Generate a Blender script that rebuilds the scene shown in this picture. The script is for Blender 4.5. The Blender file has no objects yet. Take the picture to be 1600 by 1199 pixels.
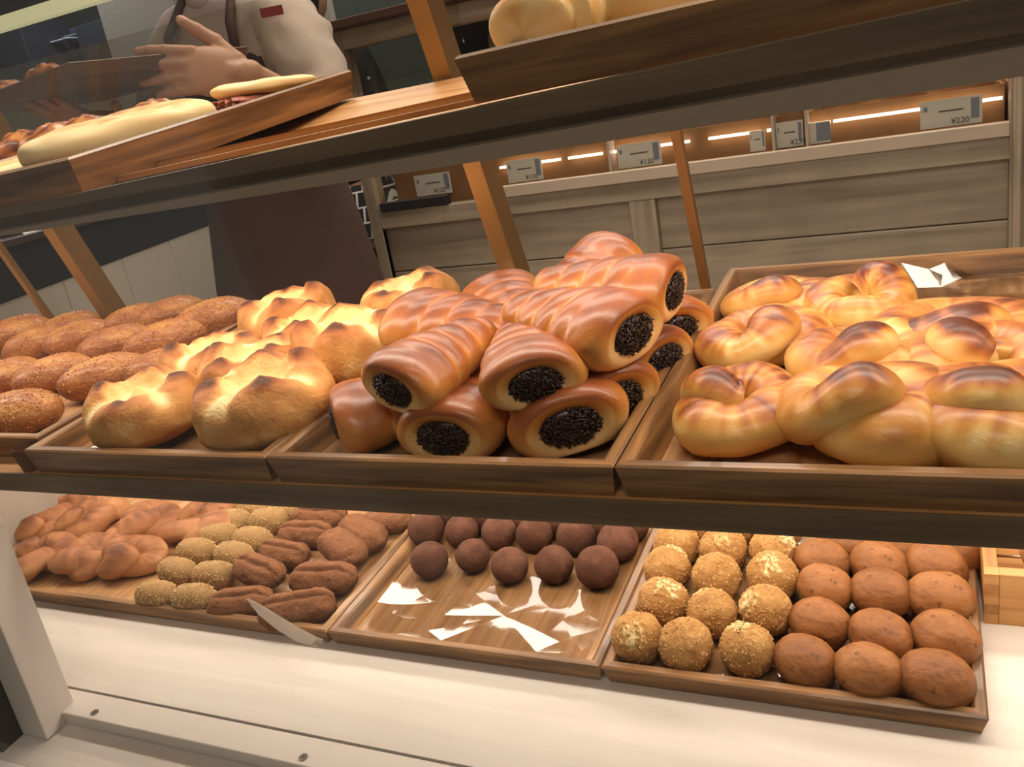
import bpy, bmesh, math, random
from mathutils import Vector, Matrix, Euler, noise
from math import sin, cos, pi, sqrt, exp, radians

C = bpy.context.scene.collection
SC = bpy.context.scene
# ------------------------------------------------------------------ camera, light, exposure
H = 1.05                      # camera height above the shop floor
FPX = 1350.88                 # focal length in pixels of the 1600 px wide frame
CX = Vector((0.9005965, -0.0162288, -0.4343530))   # world X, Y, Z seen in camera axes (right, down, forward)
CY = Vector((0.4012145, -0.3533443, 0.8450886))
CZ = Vector((-0.1671910, -0.9353526, -0.3117094))
cam_d = bpy.data.cameras.new('camera')
cam = bpy.data.objects.new('camera', cam_d)
C.objects.link(cam)
right = Vector((CX.x, CY.x, CZ.x)); down = Vector((CX.y, CY.y, CZ.y)); fwd = Vector((CX.z, CY.z, CZ.z))
up = -down
m = Matrix((( right.x, up.x, -fwd.x, 0), (right.y, up.y, -fwd.y, 0), (right.z, up.z, -fwd.z, H), (0, 0, 0, 1)))
q = m.to_quaternion().normalized()
cam.matrix_world = Matrix.Translation((0, 0, H)) @ q.to_matrix().to_4x4()
cam_d.sensor_fit = 'HORIZONTAL'; cam_d.sensor_width = 36.0
cam_d.lens = FPX / 1600.0 * 36.0
cam_d.clip_start = 0.02; cam_d.clip_end = 60
SC.camera = cam
SC.view_settings.view_transform = 'Standard'
SC.view_settings.look = 'None'
SC.view_settings.exposure = 0.15
SC.view_settings.gamma = 1.0
SC.view_settings.use_curve_mapping = False
SC.cycles.use_denoising = True
SC.cycles.max_bounces = 10
SC.cycles.transparent_max_bounces = 24
SC.cycles.caustics_reflective = False
SC.cycles.caustics_refractive = False
w = bpy.data.worlds.new('world'); SC.world = w; w.use_nodes = True
w.node_tree.nodes['Background'].inputs[0].default_value = (1.0, 0.92, 0.84, 1)
w.node_tree.nodes['Background'].inputs[1].default_value = 0.18

TA = 0.0778733                # the display rack tilts towards the customer
ca, sa = cos(TA), sin(TA)
def S(u, v, ww):              # rack coordinates: along, up the slope, off the board
    return Vector((u, v * ca - ww * sa, H + v * sa + ww * ca))
MS = Matrix(((1, 0, 0, 0), (0, ca, -sa, 0), (0, sa, ca, H), (0, 0, 0, 1)))
def ray(x, y):
    c = Vector(((x - 800) / FPX, (y - 599.5) / FPX, 1))
    return Vector((CX.dot(c), CY.dot(c), CZ.dot(c)))
def at(x, y, Y):              # point of the photograph on the upright plane y = Y
    r = ray(x, y); return Vector((0, 0, H)) + r * (Y / r.y)
def on(x, y, ww):             # (u, v) of a point lying at height ww in the rack
    r = ray(x, y); v = r.y * ca + r.z * sa; n = -r.y * sa + r.z * ca
    t = ww / n; return r.x * t, v * t

def area(name, loc, rot, sx, sy, power, col, spread=None):
    d = bpy.data.lights.new(name, 'AREA'); d.shape = 'RECTANGLE'; d.size = sx; d.size_y = sy
    d.energy = power; d.color = col
    if spread: d.spread = radians(spread)
    o = bpy.data.objects.new(name, d); C.objects.link(o); o.location = loc; o.rotation_euler = rot
    return o
WARM = (1.0, 0.885, 0.75)
# shelf lamps: a strip under each board, behind its fascia, one above the top board, and an added rear strip
area('strip_light_middle', S(-0.45, 0.58, -0.078), (TA, -0.012, 0), 2.1, 0.035, 4.2, WARM)
area('strip_light_middle_rear', S(-0.45, 0.73, -0.074), (TA, -0.008, 0), 2.1, 0.035, 2.6, WARM)  # added strip that brightens the back of the middle shelf
area('strip_light_bottom', S(-0.45, 0.62, -0.338), (TA, 0, 0), 2.1, 0.03, 3.6, WARM)
area('strip_light_bottom_rear', S(-0.45, 0.81, -0.338), (TA, 0, 0), 2.1, 0.05, 5.4, WARM)
area('strip_light_top', S(-0.45, 0.60, 0.34), (TA, 0, 0), 1.9, 0.05, 5.5, WARM)
# ceiling lamps of the shop, then an added kitchen fill
area('ceiling_light_front', (-0.6, 1.7, 2.66), (0, 0, 0), 2.2, 0.5, 48.0, (1.0, 0.88, 0.76))
area('ceiling_light_rear', (-1.6, 3.2, 2.66), (0, 0, 0), 2.6, 0.5, 34.0, (1.0, 0.92, 0.86))
area('ceiling_light_customer', (0.2, -0.9, 2.66), (0, 0, 0), 1.2, 0.4, 21.0, (1.0, 0.92, 0.84))

area('ceiling_light_kitchen', (-4.2, 3.5, 2.66), (0, 0, 0), 1.2, 0.4, 30.0, (0.85, 0.92, 1.0))  # added fill light, brightens the dark kitchen units

# ------------------------------------------------------------------ helpers
def lin(h):
    r = []
    for k in (0, 2, 4):
        c = int(h[k:k + 2], 16) / 255
        r.append(c / 12.92 if c <= 0.04045 else ((c + 0.055) / 1.055) ** 2.4)
    return (r[0], r[1], r[2], 1)
def newmat(name):
    mt = bpy.data.materials.new(name); mt.use_nodes = True
    nt = mt.node_tree; return mt, nt, nt.nodes['Principled BSDF']
def N(nt, typ, **kw):
    n = nt.nodes.new(typ)
    for k, v in kw.items(): setattr(n, k, v)
    return n
def plain(name, hexc, rough=0.6, metal=0.0, bump=0.0, bscale=40, coat=0.0, var=0.12, spec=0.5):
    mt, nt, b = newmat(name)
    b.inputs['Roughness'].default_value = rough; b.inputs['Metallic'].default_value = metal
    b.inputs['Coat Weight'].default_value = coat; b.inputs['Specular IOR Level'].default_value = spec
    tc = N(nt, 'ShaderNodeTexCoord'); no = N(nt, 'ShaderNodeTexNoise'); no.inputs['Scale'].default_value = bscale
    no.inputs['Detail'].default_value = 4
    nt.links.new(tc.outputs['Object'], no.inputs['Vector'])
    mx = N(nt, 'ShaderNodeMix', data_type='RGBA'); c = lin(hexc)
    mx.inputs[6].default_value = tuple(x * (1 - var) for x in c[:3]) + (1,); mx.inputs[7].default_value = tuple(min(1, x * (1 + var)) for x in c[:3]) + (1,)
    nt.links.new(no.outputs['Fac'], mx.inputs[0]); nt.links.new(mx.outputs[2], b.inputs['Base Color'])
    if bump:
        bp = N(nt, 'ShaderNodeBump'); bp.inputs['Strength'].default_value = bump; bp.inputs['Distance'].default_value = 0.002
        nt.links.new(no.outputs['Fac'], bp.inputs['Height']); nt.links.new(bp.outputs[0], b.inputs['Normal'])
    return mt
def wood(name, dark, light, axis=0, rough=0.45, scale=7, coat=0.0, bump=0.15):
    mt, nt, b = newmat(name)
    b.inputs['Roughness'].default_value = rough; b.inputs['Coat Weight'].default_value = coat
    tc = N(nt, 'ShaderNodeTexCoord'); mp = N(nt, 'ShaderNodeMapping')
    sc = [scale * 9, scale * 9, scale * 9]; sc[axis] = scale * 0.55
    mp.inputs['Scale'].default_value = sc
    nt.links.new(tc.outputs['Object'], mp.inputs['Vector'])
    no = N(nt, 'ShaderNodeTexNoise'); no.inputs['Scale'].default_value = 1.6; no.inputs['Detail'].default_value = 6; no.inputs['Distortion'].default_value = 0.6
    nt.links.new(mp.outputs[0], no.inputs['Vector'])
    no2 = N(nt, 'ShaderNodeTexNoise'); no2.inputs['Scale'].default_value = 9; nt.links.new(tc.outputs['Object'], no2.inputs['Vector'])
    ad = N(nt, 'ShaderNodeMath', operation='MULTIPLY_ADD'); ad.inputs[1].default_value = 0.35; nt.links.new(no2.outputs['Fac'], ad.inputs[0]); nt.links.new(no.outputs['Fac'], ad.inputs[2])
    rp = N(nt, 'ShaderNodeValToRGB'); rp.color_ramp.elements[0].position = 0.5; rp.color_ramp.elements[1].position = 0.86
    rp.color_ramp.elements[0].color = lin(dark); rp.color_ramp.elements[1].color = lin(light)
    nt.links.new(ad.outputs[0], rp.inputs[0]); nt.links.new(rp.outputs[0], b.inputs['Base Color'])
    bp = N(nt, 'ShaderNodeBump'); bp.inputs['Strength'].default_value = bump; bp.inputs['Distance'].default_value = 0.001
    nt.links.new(no.outputs['Fac'], bp.inputs['Height']); nt.links.new(bp.outputs[0], b.inputs['Normal'])
    return mt
def crust(name, stops, rough=0.4, coat=0.0, bump=0.2, bscale=300, mottle=0.25, mscale=28, spots=None, spec=0.4, crough=0.15, mid=1.6):
    """crust colour runs along the baked-ness stored on the mesh"""
    mt, nt, b = newmat(name)
    b.inputs['Roughness'].default_value = rough; b.inputs['Coat Weight'].default_value = coat; b.inputs['Coat Roughness'].default_value = crough
    b.inputs['Specular IOR Level'].default_value = spec
    b.inputs['Subsurface Weight'].default_value = 0.0
    at_ = N(nt, 'ShaderNodeAttribute', attribute_name='bake'); tc = N(nt, 'ShaderNodeTexCoord')
    no = N(nt, 'ShaderNodeTexNoise'); no.inputs['Scale'].default_value = mscale; no.inputs['Detail'].default_value = 6
    nt.links.new(tc.outputs['Object'], no.inputs['Vector'])
    s = N(nt, 'ShaderNodeMath', operation='SUBTRACT'); s.inputs[1].default_value = 0.5; nt.links.new(no.outputs['Fac'], s.inputs[0])
    ad = N(nt, 'ShaderNodeMath', operation='MULTIPLY_ADD'); ad.inputs[1].default_value = mottle
    nt.links.new(s.outputs[0], ad.inputs[0]); nt.links.new(at_.outputs['Fac'], ad.inputs[2])
    rp = N(nt, 'ShaderNodeValToRGB'); cr = rp.color_ramp
    cr.elements[0].position = stops[0][0]; cr.elements[0].color = lin(stops[0][1])
    cr.elements[1].position = stops[-1][0]; cr.elements[1].color = lin(stops[-1][1])
    for p, c in stops[1:-1]:
        e = cr.elements.new(p); e.color = lin(c)
    nt.links.new(ad.outputs[0], rp.inputs[0]); col = rp.outputs[0]
    if spots:
        vo = N(nt, 'ShaderNodeTexVoronoi'); vo.inputs['Scale'].default_value = spots[1]; nt.links.new(tc.outputs['Object'], vo.inputs['Vector'])
        lt = N(nt, 'ShaderNodeMath', operation='LESS_THAN'); lt.inputs[1].default_value = spots[2]; nt.links.new(vo.outputs['Distance'], lt.inputs[0])
        mx = N(nt, 'ShaderNodeMix', data_type='RGBA'); mx.inputs[7].default_value = lin(spots[0])
        nt.links.new(lt.outputs[0], mx.inputs[0]); nt.links.new(col, mx.inputs[6]); col = mx.outputs[2]
    nt.links.new(col, b.inputs['Base Color'])
    nb = N(nt, 'ShaderNodeTexNoise'); nb.inputs['Scale'].default_value = bscale; nb.inputs['Detail'].default_value = 5; nt.links.new(tc.outputs['Object'], nb.inputs['Vector'])
    bp = N(nt, 'ShaderNodeBump'); bp.inputs['Strength'].default_value = bump; bp.inputs['Distance'].default_value = 0.0015
    nm = N(nt, 'ShaderNodeTexNoise'); nm.inputs['Scale'].default_value = mscale * 3.2; nm.inputs['Detail'].default_value = 3; nm.inputs['Distortion'].default_value = 0.8; nt.links.new(tc.outputs['Object'], nm.inputs['Vector'])
    hs_ = N(nt, 'ShaderNodeMath', operation='MULTIPLY_ADD'); hs_.inputs[1].default_value = mid; nt.links.new(nm.outputs['Fac'], hs_.inputs[0]); nt.links.new(nb.outputs['Fac'], hs_.inputs[2])
    nt.links.new(hs_.outputs[0], bp.inputs['Height']); nt.links.new(bp.outputs[0], b.inputs['Normal'])
    return mt
def clear(name, tint, weight, rough=0.03, flat=0.05):
    """thin clear sheet: mostly lets light through, mirrors at grazing angles"""
    mt = bpy.data.materials.new(name); mt.use_nodes = True; nt = mt.node_tree
    for n in list(nt.nodes): nt.nodes.remove(n)
    out = N(nt, 'ShaderNodeOutputMaterial'); mix = N(nt, 'ShaderNodeMixShader'); tr = N(nt, 'ShaderNodeBsdfTransparent'); gl = N(nt, 'ShaderNodeBsdfGlossy')
    tr.inputs[0].default_value = lin(tint); gl.inputs['Roughness'].default_value = rough
    lw = N(nt, 'ShaderNodeFresnel'); lw.inputs[0].default_value = 1.45
    ma = N(nt, 'ShaderNodeMath', operation='MULTIPLY_ADD'); ma.inputs[1].default_value = weight; ma.inputs[2].default_value = flat; ma.use_clamp = True
    nt.links.new(lw.outputs[0], ma.inputs[0]); nt.links.new(ma.outputs[0], mix.inputs[0])
    nt.links.new(tr.outputs[0], mix.inputs[1]); nt.links.new(gl.outputs[0], mix.inputs[2]); nt.links.new(mix.outputs[0], out.inputs[0])
    return mt
def emit(name, hexc, s):
    mt, nt, b = newmat(name); b.inputs['Emission Color'].default_value = lin(hexc); b.inputs['Emission Strength'].default_value = s
    b.inputs['Base Color'].default_value = lin(hexc); return mt

class MB:
    def __init__(s): s.v = []; s.f = []; s.a = []
    def add(s, vs, fs, bake=None):
        o = len(s.v); s.v += [Vector(x) for x in vs]; s.f += [tuple(i + o for i in f) for f in fs]
        s.a += list(bake) if bake else [0.0] * len(vs); return s
    def box(s, x0, x1, y0, y1, z0, z1, M=None):
        p = [(x, y, z) for z in (z0, z1) for y in (y0, y1) for x in (x0, x1)]
        if M is not None: p = [M @ Vector(a) for a in p]
        return s.add(p, [(0, 2, 3, 1), (4, 5, 7, 6), (0, 1, 5, 4), (2, 6, 7, 3), (0, 4, 6, 2), (1, 3, 7, 5)])
    def hexa(s, p): return s.add(p, [(0, 2, 3, 1), (4, 5, 7, 6), (0, 1, 5, 4), (2, 6, 7, 3), (0, 4, 6, 2), (1, 3, 7, 5)])
    def tube(s, pts, r, n=10, caps=True):
        pts = [Vector(p) for p in pts]; L = len(pts)
        rr = r if isinstance(r, (list, tuple)) else [r] * L
        t0 = (pts[1] - pts[0]).normalized(); nrm = t0.orthogonal().normalized(); vs = []
        for i in range(L):
            t = (pts[min(i + 1, L - 1)] - pts[max(i - 1, 0)]).normalized()
            nrm = (nrm - t * nrm.dot(t)).normalized(); bn = t.cross(nrm)
            vs += [pts[i] + (nrm * cos(2 * pi * k / n) + bn * sin(2 * pi * k / n)) * rr[i] for k in range(n)]
        fs = [(i * n + k, i * n + (k + 1) % n, (i + 1) * n + (k + 1) % n, (i + 1) * n + k) for i in range(L - 1) for k in range(n)]
        if caps: fs += [tuple(range(n - 1, -1, -1)), tuple((L - 1) * n + k for k in range(n))]
        return s.add(vs, fs)
    def mesh(s, name, mat=None, smooth=False):
        me = bpy.data.meshes.new(name); me.from_pydata([tuple(x) for x in s.v], [], s.f)
        a = me.attributes.new('bake', 'FLOAT', 'POINT'); a.data.foreach_set('value', s.a)
        if mat: me.materials.append(mat)
        if smooth: me.polygons.foreach_set('use_smooth', [True] * len(me.polygons))
        me.update(); return me
    def build(s, name, mat, parent=None, smooth=False, bevel=0.0, M=None):
        me = s.mesh(name, mat, smooth); o = bpy.data.objects.new(name, me); C.objects.link(o)
        if M is not None: o.matrix_local = M
        if parent: o.parent = parent
        if bevel:
            b = o.modifiers.new('bevel', 'BEVEL'); b.width = bevel; b.segments = 2; b.limit_method = 'ANGLE'
        return o
def tag(o, label, cat, group=None, kind=None):
    o['label'] = label; o['category'] = cat
    if group: o['group'] = group
    if kind: o['kind'] = kind
    return o
def empty(name, M, label=None, cat=None, group=None):
    o = bpy.data.objects.new(name, None); o.empty_display_size = 0.02; C.objects.link(o); o.matrix_world = M
    if label: tag(o, label, cat, group)
    return o
def setting(o): o['kind'] = 'structure'; return o
def TR(u, v, ww, yaw=0, pitch=0, roll=0, s=1.0, sx=1, sy=1, sz=1):
    return MS @ Matrix.Translation((u, v, ww)) @ Euler((roll, pitch, yaw), 'XYZ').to_matrix().to_4x4() @ Matrix.Diagonal((s * sx, s * sy, s * sz, 1))
def nz(p, f=1.0, o=0.0): return noise.noise(Vector(p) * f + Vector((o, o * 1.7, -o)))
def sm(a, b, x):
    t = max(0, min(1, (x - a) / (b - a))); return t * t * (3 - 2 * t)
def sphere_grid(fn, nu, nv):
    """closed skin: fn(theta from the top 0..pi, phi) -> x, y, z, bake"""
    mb = MB(); vs = []; bk = []
    x = fn(0.0, 0.0); vs.append(x[:3]); bk.append(x[3])
    for i in range(1, nv):
        for k in range(nu):
            x = fn(pi * i / nv, 2 * pi * k / nu); vs.append(x[:3]); bk.append(x[3])
    x = fn(pi, 0.0); vs.append(x[:3]); bk.append(x[3]); e = len(vs) - 1
    fs = [(0, 1 + k, 1 + (k + 1) % nu) for k in range(nu)]
    for i in range(nv - 2):
        for k in range(nu):
            a = 1 + i * nu; fs.append((a + k, a + nu + k, a + nu + (k + 1) % nu, a + (k + 1) % nu))
    a = 1 + (nv - 2) * nu
    fs += [(a + k, e, a + (k + 1) % nu) for k in range(nu)]
    return mb.add(vs, fs, bk)
def crumbs(o, mat, n, seed, size, name='crumbs', zmin=-1, label=None):
    """loose crumbs stuck on the crust, one mesh"""
    rnd = random.Random(seed); me = o.data; mb = MB(); fc_ = [p for p in me.polygons if p.center.z > zmin]; wts = [p.area for p in fc_]
    for p in rnd.choices(fc_, wts, k=n):
        vs = [me.vertices[i].co for i in p.vertices]; ws = [rnd.random() for _ in vs]; t = sum(ws); c = Vector((0, 0, 0))
        for v, w_ in zip(vs, ws): c += v * (w_ / t)
        nn = p.normal; tg = nn.orthogonal().normalized(); tg.rotate(Matrix.Rotation(rnd.uniform(0, 6.28), 3, nn)); b = nn.cross(tg); h = size * rnd.uniform(0.5, 1.2)
        mb.add([c + tg * h * 1.3, c + b * h * .8 + nn * h * .2, c - tg * h, c - b * h * .9, c + nn * h * rnd.uniform(.5, 1.1), c - nn * h * .4], [(0, 1, 4), (1, 2, 4), (2, 3, 4), (3, 0, 4), (1, 0, 5), (2, 1, 5), (3, 2, 5), (0, 3, 5)], [rnd.random()] * 6)
    c_ = mb.build(name, mat, o); c_['kind'] = 'stuff'; return c_
def copy_tree(o, parent=None):
    c = o.copy(); C.objects.link(c)
    if parent: c.parent = parent
    for ch in list(o.children): copy_tree(ch, c)
    return c
PROTO = {}
def put(kind, maker, M, label, cat, group):
    """first use builds the thing, later uses copy it and each of its parts"""
    if kind not in PROTO: o = PROTO[kind] = maker()
    else: o = copy_tree(PROTO[kind])
    o.matrix_world = M; tag(o, label, cat, group); return o

# ------------------------------------------------------------------ materials
M_tray = [wood('tray_wood_long', '5a3d22', 'a87a4a', 0, 0.38, 7, 0.15), wood('tray_wood_deep', '5a3d22', 'a87a4a', 1, 0.38, 7, 0.15)]
M_floor = wood('tray_floor_wood', '95693f', 'c4976a', 1, 0.42, 9, 0.1)
M_shelf = wood('shelf_wood', 'a5713f', 'd3a066', 0, 0.4, 4)
M_edge = wood('shelf_edge_wood', '554531', '796347', 0, 0.5, 5)
M_fascia = plain('fascia_grey', '9a8672', 0.55, 0, 0, 8, 0, 0.05)
M_brass = plain('brushed_brass', '9c7b50', 0.36, 0.7, 0, 12, 0, 0.08)
M_white = plain('white_paint', 'dad2ca', 0.5, 0, 0.1, 14, 0, 0.05)
M_whitewood = wood('white_wash_wood', 'd0c8bf', 'dfd8d0', 0, 0.5, 3, 0, 0.08)
M_black = plain('black_rubber', '14110f', 0.5)
M_film = clear('cellophane', 'fbf9f5', 0.9, 0.05, 0.06)
M_glass = clear('glass', 'f8f8f6', 0.16, 0.0, 0.0)
M_acrylic = clear('acrylic', 'f2f0ea', 0.25, 0.03, 0.0)
M_screw = plain('steel', '6f6a64', 0.5, 0.6)
K_corn = crust('glazed_cornet_crust', [(0.0, 'e6bd80'), (0.28, 'd29a52'), (0.52, 'b8732f'), (0.78, '955024'), (1.0, '6b3416')], 0.42, 0.3, 0.25, 90, 0.3, 26, None, 0.4, 0.22)
K_knot = crust('glazed_knot_crust', [(0.0, 'edd397'), (0.22, 'e2b76c'), (0.46, 'cb8f44'), (0.66, 'ad6730'), (0.85, '7f401f'), (1.0, '542613')], 0.42, 0.28, 0.22, 90, 0.3, 30, None, 0.4, 0.22)
K_cheese = crust('cheese_bread_crust', [(0.0, 'f6e6b8'), (0.16, 'eccd8e'), (0.34, 'd6a05c'), (0.60, 'b5733c'), (0.82, '84491f'), (1.0, '4a2510')], 0.6, 0.0, 0.42, 420, 0.34, 70, None, 0.3, 0.2, 2.2)
K_fried = crust('fried_crumb_crust', [(0.0, 'c08848'), (0.45, '9c5d2c'), (1.0, '6c391b')], 0.5, 0.2, 1.0, 420, 0.6, 40)
K_donut = crust('sugared_donut_crust', [(0.0, 'd0a06c'), (0.35, 'aa734a'), (0.7, '8f5933'), (1.0, '65361e')], 0.6, 0.0, 0.35, 600, 0.3, 45)
K_cocoa = crust('cocoa_crust', [(0.0, '46291e'), (0.5, '593829'), (1.0, '775142')], 0.85, 0, 0.35, 700, 0.7, 60, None, 0.2)
K_ofash = crust('cinnamon_donut_crust', [(0.0, '4e2e1e'), (0.5, '734a30'), (1.0, '916344')], 0.85, 0, 0.7, 500, 0.6, 55, None, 0.2)
K_bun = crust('crumb_bun_crust', [(0.0, '86592f'), (0.4, 'a87a43'), (0.75, 'bd935a'), (1.0, 'e6cf9c')], 0.75, 0, 0.7, 480, 0.35, 60, None, 0.3)
K_potato = crust('potato_bun_crust', [(0.0, '6e4122'), (0.5, '8a572c'), (1.0, 'a26c3c')], 0.55, 0, 0.5, 240, 0.45, 22, ('6a4222', 90, 0.16), 0.35)
K_sesbody = crust('sesame_roll_crust', [(0.0, '8f6a3c'), (1.0, 'a58352')], 0.7)
K_crumb = crust('fried_crumbs', [(0.0, 'd09a55'), (0.5, 'a5652f'), (1.0, '7a4320')], 0.45, 0.1, 0, 300, 0.3, 60)
K_buncrumb = crust('bun_crumbs', [(0.0, 'd9b67c'), (0.5, 'bd935a'), (1.0, '936233')], 0.7, 0, 0, 300, 0.3, 60)
M_seed = plain('sesame', 'c4a26e', 0.55, 0, 0, 300, 0, 0.22)
M_choc = plain('chocolate', '2b150d', 0.32, 0, 0, 200, 0.2, 0.3)
K_pita = crust('pita_crust', [(0.0, 'f3dfae'), (0.35, 'ecc888'), (0.7, 'd59c55'), (1.0, 'b06c2c')], 0.6, 0, 0.1, 180, 0.25, 30)
M_ham = plain('ham', 'b3695a', 0.4, 0, 0, 60, 0.2, 0.25)
M_paper = plain('paper', 'e6e1d8', 0.7, 0, 0, 30, 0, 0.03)
M_ink = plain('ink', '5d5955', 0.8)
M_bluepat = plain('ink_blue', '8d93a3', 0.8)
M_craft = plain('kraft_paper', '6a4327', 0.8, 0, 0.2, 80)

# ------------------------------------------------------------------ trays
def make_tray(W, D, Ht):
    """local x along the front, y towards the back, z up; flared sloping rims"""
    prof = [(0.0045, 0.0), (0.0006, Ht - 0.004), (0.0, Ht - 0.0015), (0.0018, Ht), (0.0085, Ht), (0.0105, Ht - 0.002), (0.018, 0.0046), (0.018, 0.0005)]
    def corner(k, o): return [(o, o), (W - o, o), (W - o, D - o), (o, D - o)][k % 4]
    parts = []
    for k in range(4):
        vs = []
        for e in (k, k + 1):
            for o, z in prof: x, y = corner(e, o); vs.append((x, y, z))
        n = len(prof)
        fs = [(i, n + i, n + (i + 1) % n, (i + 1) % n) for i in range(n)] + [tuple(range(n)), tuple(range(2 * n - 1, n - 1, -1))]
        parts.append((MB().add(vs, fs), M_tray[k % 2]))
    return parts
def tray(u0, u1, v0, v1, ww, Ht, label, rz=0.0):
    t = empty('wooden_tray', MS @ Matrix.Translation((u0, v0, ww)) @ Matrix.Rotation(rz, 4, 'Z'), label, 'tray', 'wooden display trays')
    W, D = u1 - u0, v1 - v0
    for mb, mt in make_tray(W, D, Ht): mb.build('rim', mt, t)
    MB().box(0.0175, W - 0.0175, 0.0175, D - 0.0175, 0.0008, 0.0045).build('tray_floor', M_floor, t)
    return t
SHM, SHB = -0.3075, -0.5485          # tops of the middle board and of the counter
FM, FB = SHM + 0.0047, SHB + 0.0047  # tray floors
tray(-1.262, -0.808, 0.502, 0.833, SHM, 0.0265, 'wooden tray of crumbed fried breads, at the left end of the middle shelf')
tray(-0.7955, -0.4925, 0.476, 0.833, SHM, 0.0265, 'wooden tray under the burst cheese breads on the middle shelf')
tray(-0.4915, -0.1915, 0.476, 0.833, SHM, 0.0265, 'wooden tray heaped with chocolate cornets on the middle shelf')
tray(-0.1905, 0.1095, 0.476, 0.895, SHM, 0.0265, 'wooden tray of glossy knotted rolls on the middle shelf')
tray(-1.17, -0.5655, 0.5475, 0.904, SHB, 0.0185, 'wide wooden tray with twisted donuts and sesame rolls on the white counter')
tray(-0.5645, -0.2655, 0.5475, 0.904, SHB, 0.0185, 'half empty wooden tray with dark cocoa balls on the white counter')
tray(-0.2645, 0.0355, 0.5475, 0.904, SHB, 0.0205, 'wooden tray filled with crumb buns and brown potato buns')

def film(u0, u1, v0, v1, ww, seed, amp, label, cell=0.033):
    """crinkled cellophane: jittered facets"""
    rnd = random.Random(seed); nx = max(2, int((u1 - u0) / cell)); ny = max(2, int((v1 - v0) / cell)); vs = []
    for j in range(ny + 1):
        for i in range(nx + 1):
            e = 0 if i in (0, nx) or j in (0, ny) else 1
            vs.append((u0 + (u1 - u0) * (i + e * rnd.uniform(-.38, .38)) / nx, v0 + (v1 - v0) * (j + e * rnd.uniform(-.38, .38)) / ny, ww + amp * rnd.random() ** 2))
    fs = []
    for j in range(ny):
        for i in range(nx):
            a = j * (nx + 1) + i
            if rnd.random() < .5: fs += [(a, a + 1, a + nx + 2), (a, a + nx + 2, a + nx + 1)]
            else: fs += [(a, a + 1, a + nx + 1), (a + 1, a + nx + 2, a + nx + 1)]
    o = MB().add(vs, fs).build('cellophane_sheet', M_film, None, False, 0, MS)
    s = o.modifiers.new('soft', 'SUBSURF'); s.levels = s.render_levels = 1
    return tag(o, label, 'plastic film', 'cellophane sheets lining the trays')
film(-0.775, -0.512, 0.496, 0.815, FM + 0.0005, 3, 0.006, 'crinkled clear cellophane under the burst cheese breads')
film(-0.472, -0.21, 0.496, 0.815, FM + 0.0005, 5, 0.006, 'crinkled clear cellophane under the heap of chocolate cornets')
film(-0.168, 0.088, 0.735, 0.872, FM + 0.001, 8, 0.034, 'crinkled clear cellophane over the back rim behind the knotted rolls')
film(-0.545, -0.285, 0.567, 0.885, FB + 0.0005, 11, 0.008, 'crinkled clear cellophane shining in the tray of cocoa balls', 0.045)
film(-0.245, 0.016, 0.567, 0.885, FB + 0.0003, 13, 0.003, 'clear cellophane showing between the potato buns')

# ------------------------------------------------------------------ cornets
def cornet_mesh(seed):
    L, R0, R1 = 0.118, 0.034, 0.0135; hole = 0.46; coils = 5.2
    mb = MB(); vs = []; bk = []; nu, ns = 56, 92
    for i in range(ns + 1):
        s = i / ns
        for k in range(nu):
            ph = 2 * pi * k / nu
            if s < 0.10:      # wall of the opening
                t = s / 0.10; x = 0.014 - 0.012 * t; r = R0 * hole * (0.9 + 0.12 * t)
            elif s < 0.30:    # rolled rim
                t = (s - 0.10) / 0.20; a = pi * 0.5 * t
                x = 0.002 - 0.004 * sin(pi * t) + 0.014 * (1 - cos(a)) ; r = R0 * (hole * 1.02 + (1 - hole * 1.02) * sin(a))
            else:
                t = (s - 0.30) / 0.70; x = 0.016 + (L - 0.016) * t
                r = R0 + (R1 - R0) * (t ** 1.25)
                if t > 0.9: r *= sqrt(max(0.0, 1 - ((t - 0.9) / 0.1) ** 2)) * 0.97 + 0.03
                g = coils * (t ** 0.9) + ph / (2 * pi) + 0.1 * seed; fr = g - math.floor(g)
                amp = sm(0.05, 0.3, t)
                r *= 1 + amp * (0.10 * (sin(pi * fr) ** 0.6) - 0.05)
            n = nz((x * 30, cos(ph), sin(ph)), 1.3, seed)
            r *= 1 + 0.045 * n
            y = r * 1.22 * cos(ph); z = r * 0.76 * sin(ph)
            fl = -0.0185
            if z < fl: z = fl + (z - fl) * 0.25
            t = max(0, (s - 0.3) / 0.7)
            b = 0.34 + 0.5 * sin(ph) + 0.16 * n
            if s > 0.3:
                gg = coils * (t ** 0.9) + ph / (2 * pi) + 0.1 * seed; fr = gg - math.floor(gg)
                b += sm(0.03, 0.25, t) * (0.30 * sin(pi * fr) ** 0.6 - 0.24) + 0.05
            if s < 0.16: b -= 0.25
            vs.append((x, y, z)); bk.append(max(0, min(1, b)))
    fs = [(i * nu + k, (i + 1) * nu + k, (i + 1) * nu + (k + 1) % nu, i * nu + (k + 1) % nu) for i in range(ns) for k in range(nu)]
    fs += [tuple(range(nu)), tuple(ns * nu + k for k in range(nu - 1, -1, -1))]
    return mb.add(vs, fs, bk).mesh('cornet_crust', K_corn, True)
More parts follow.
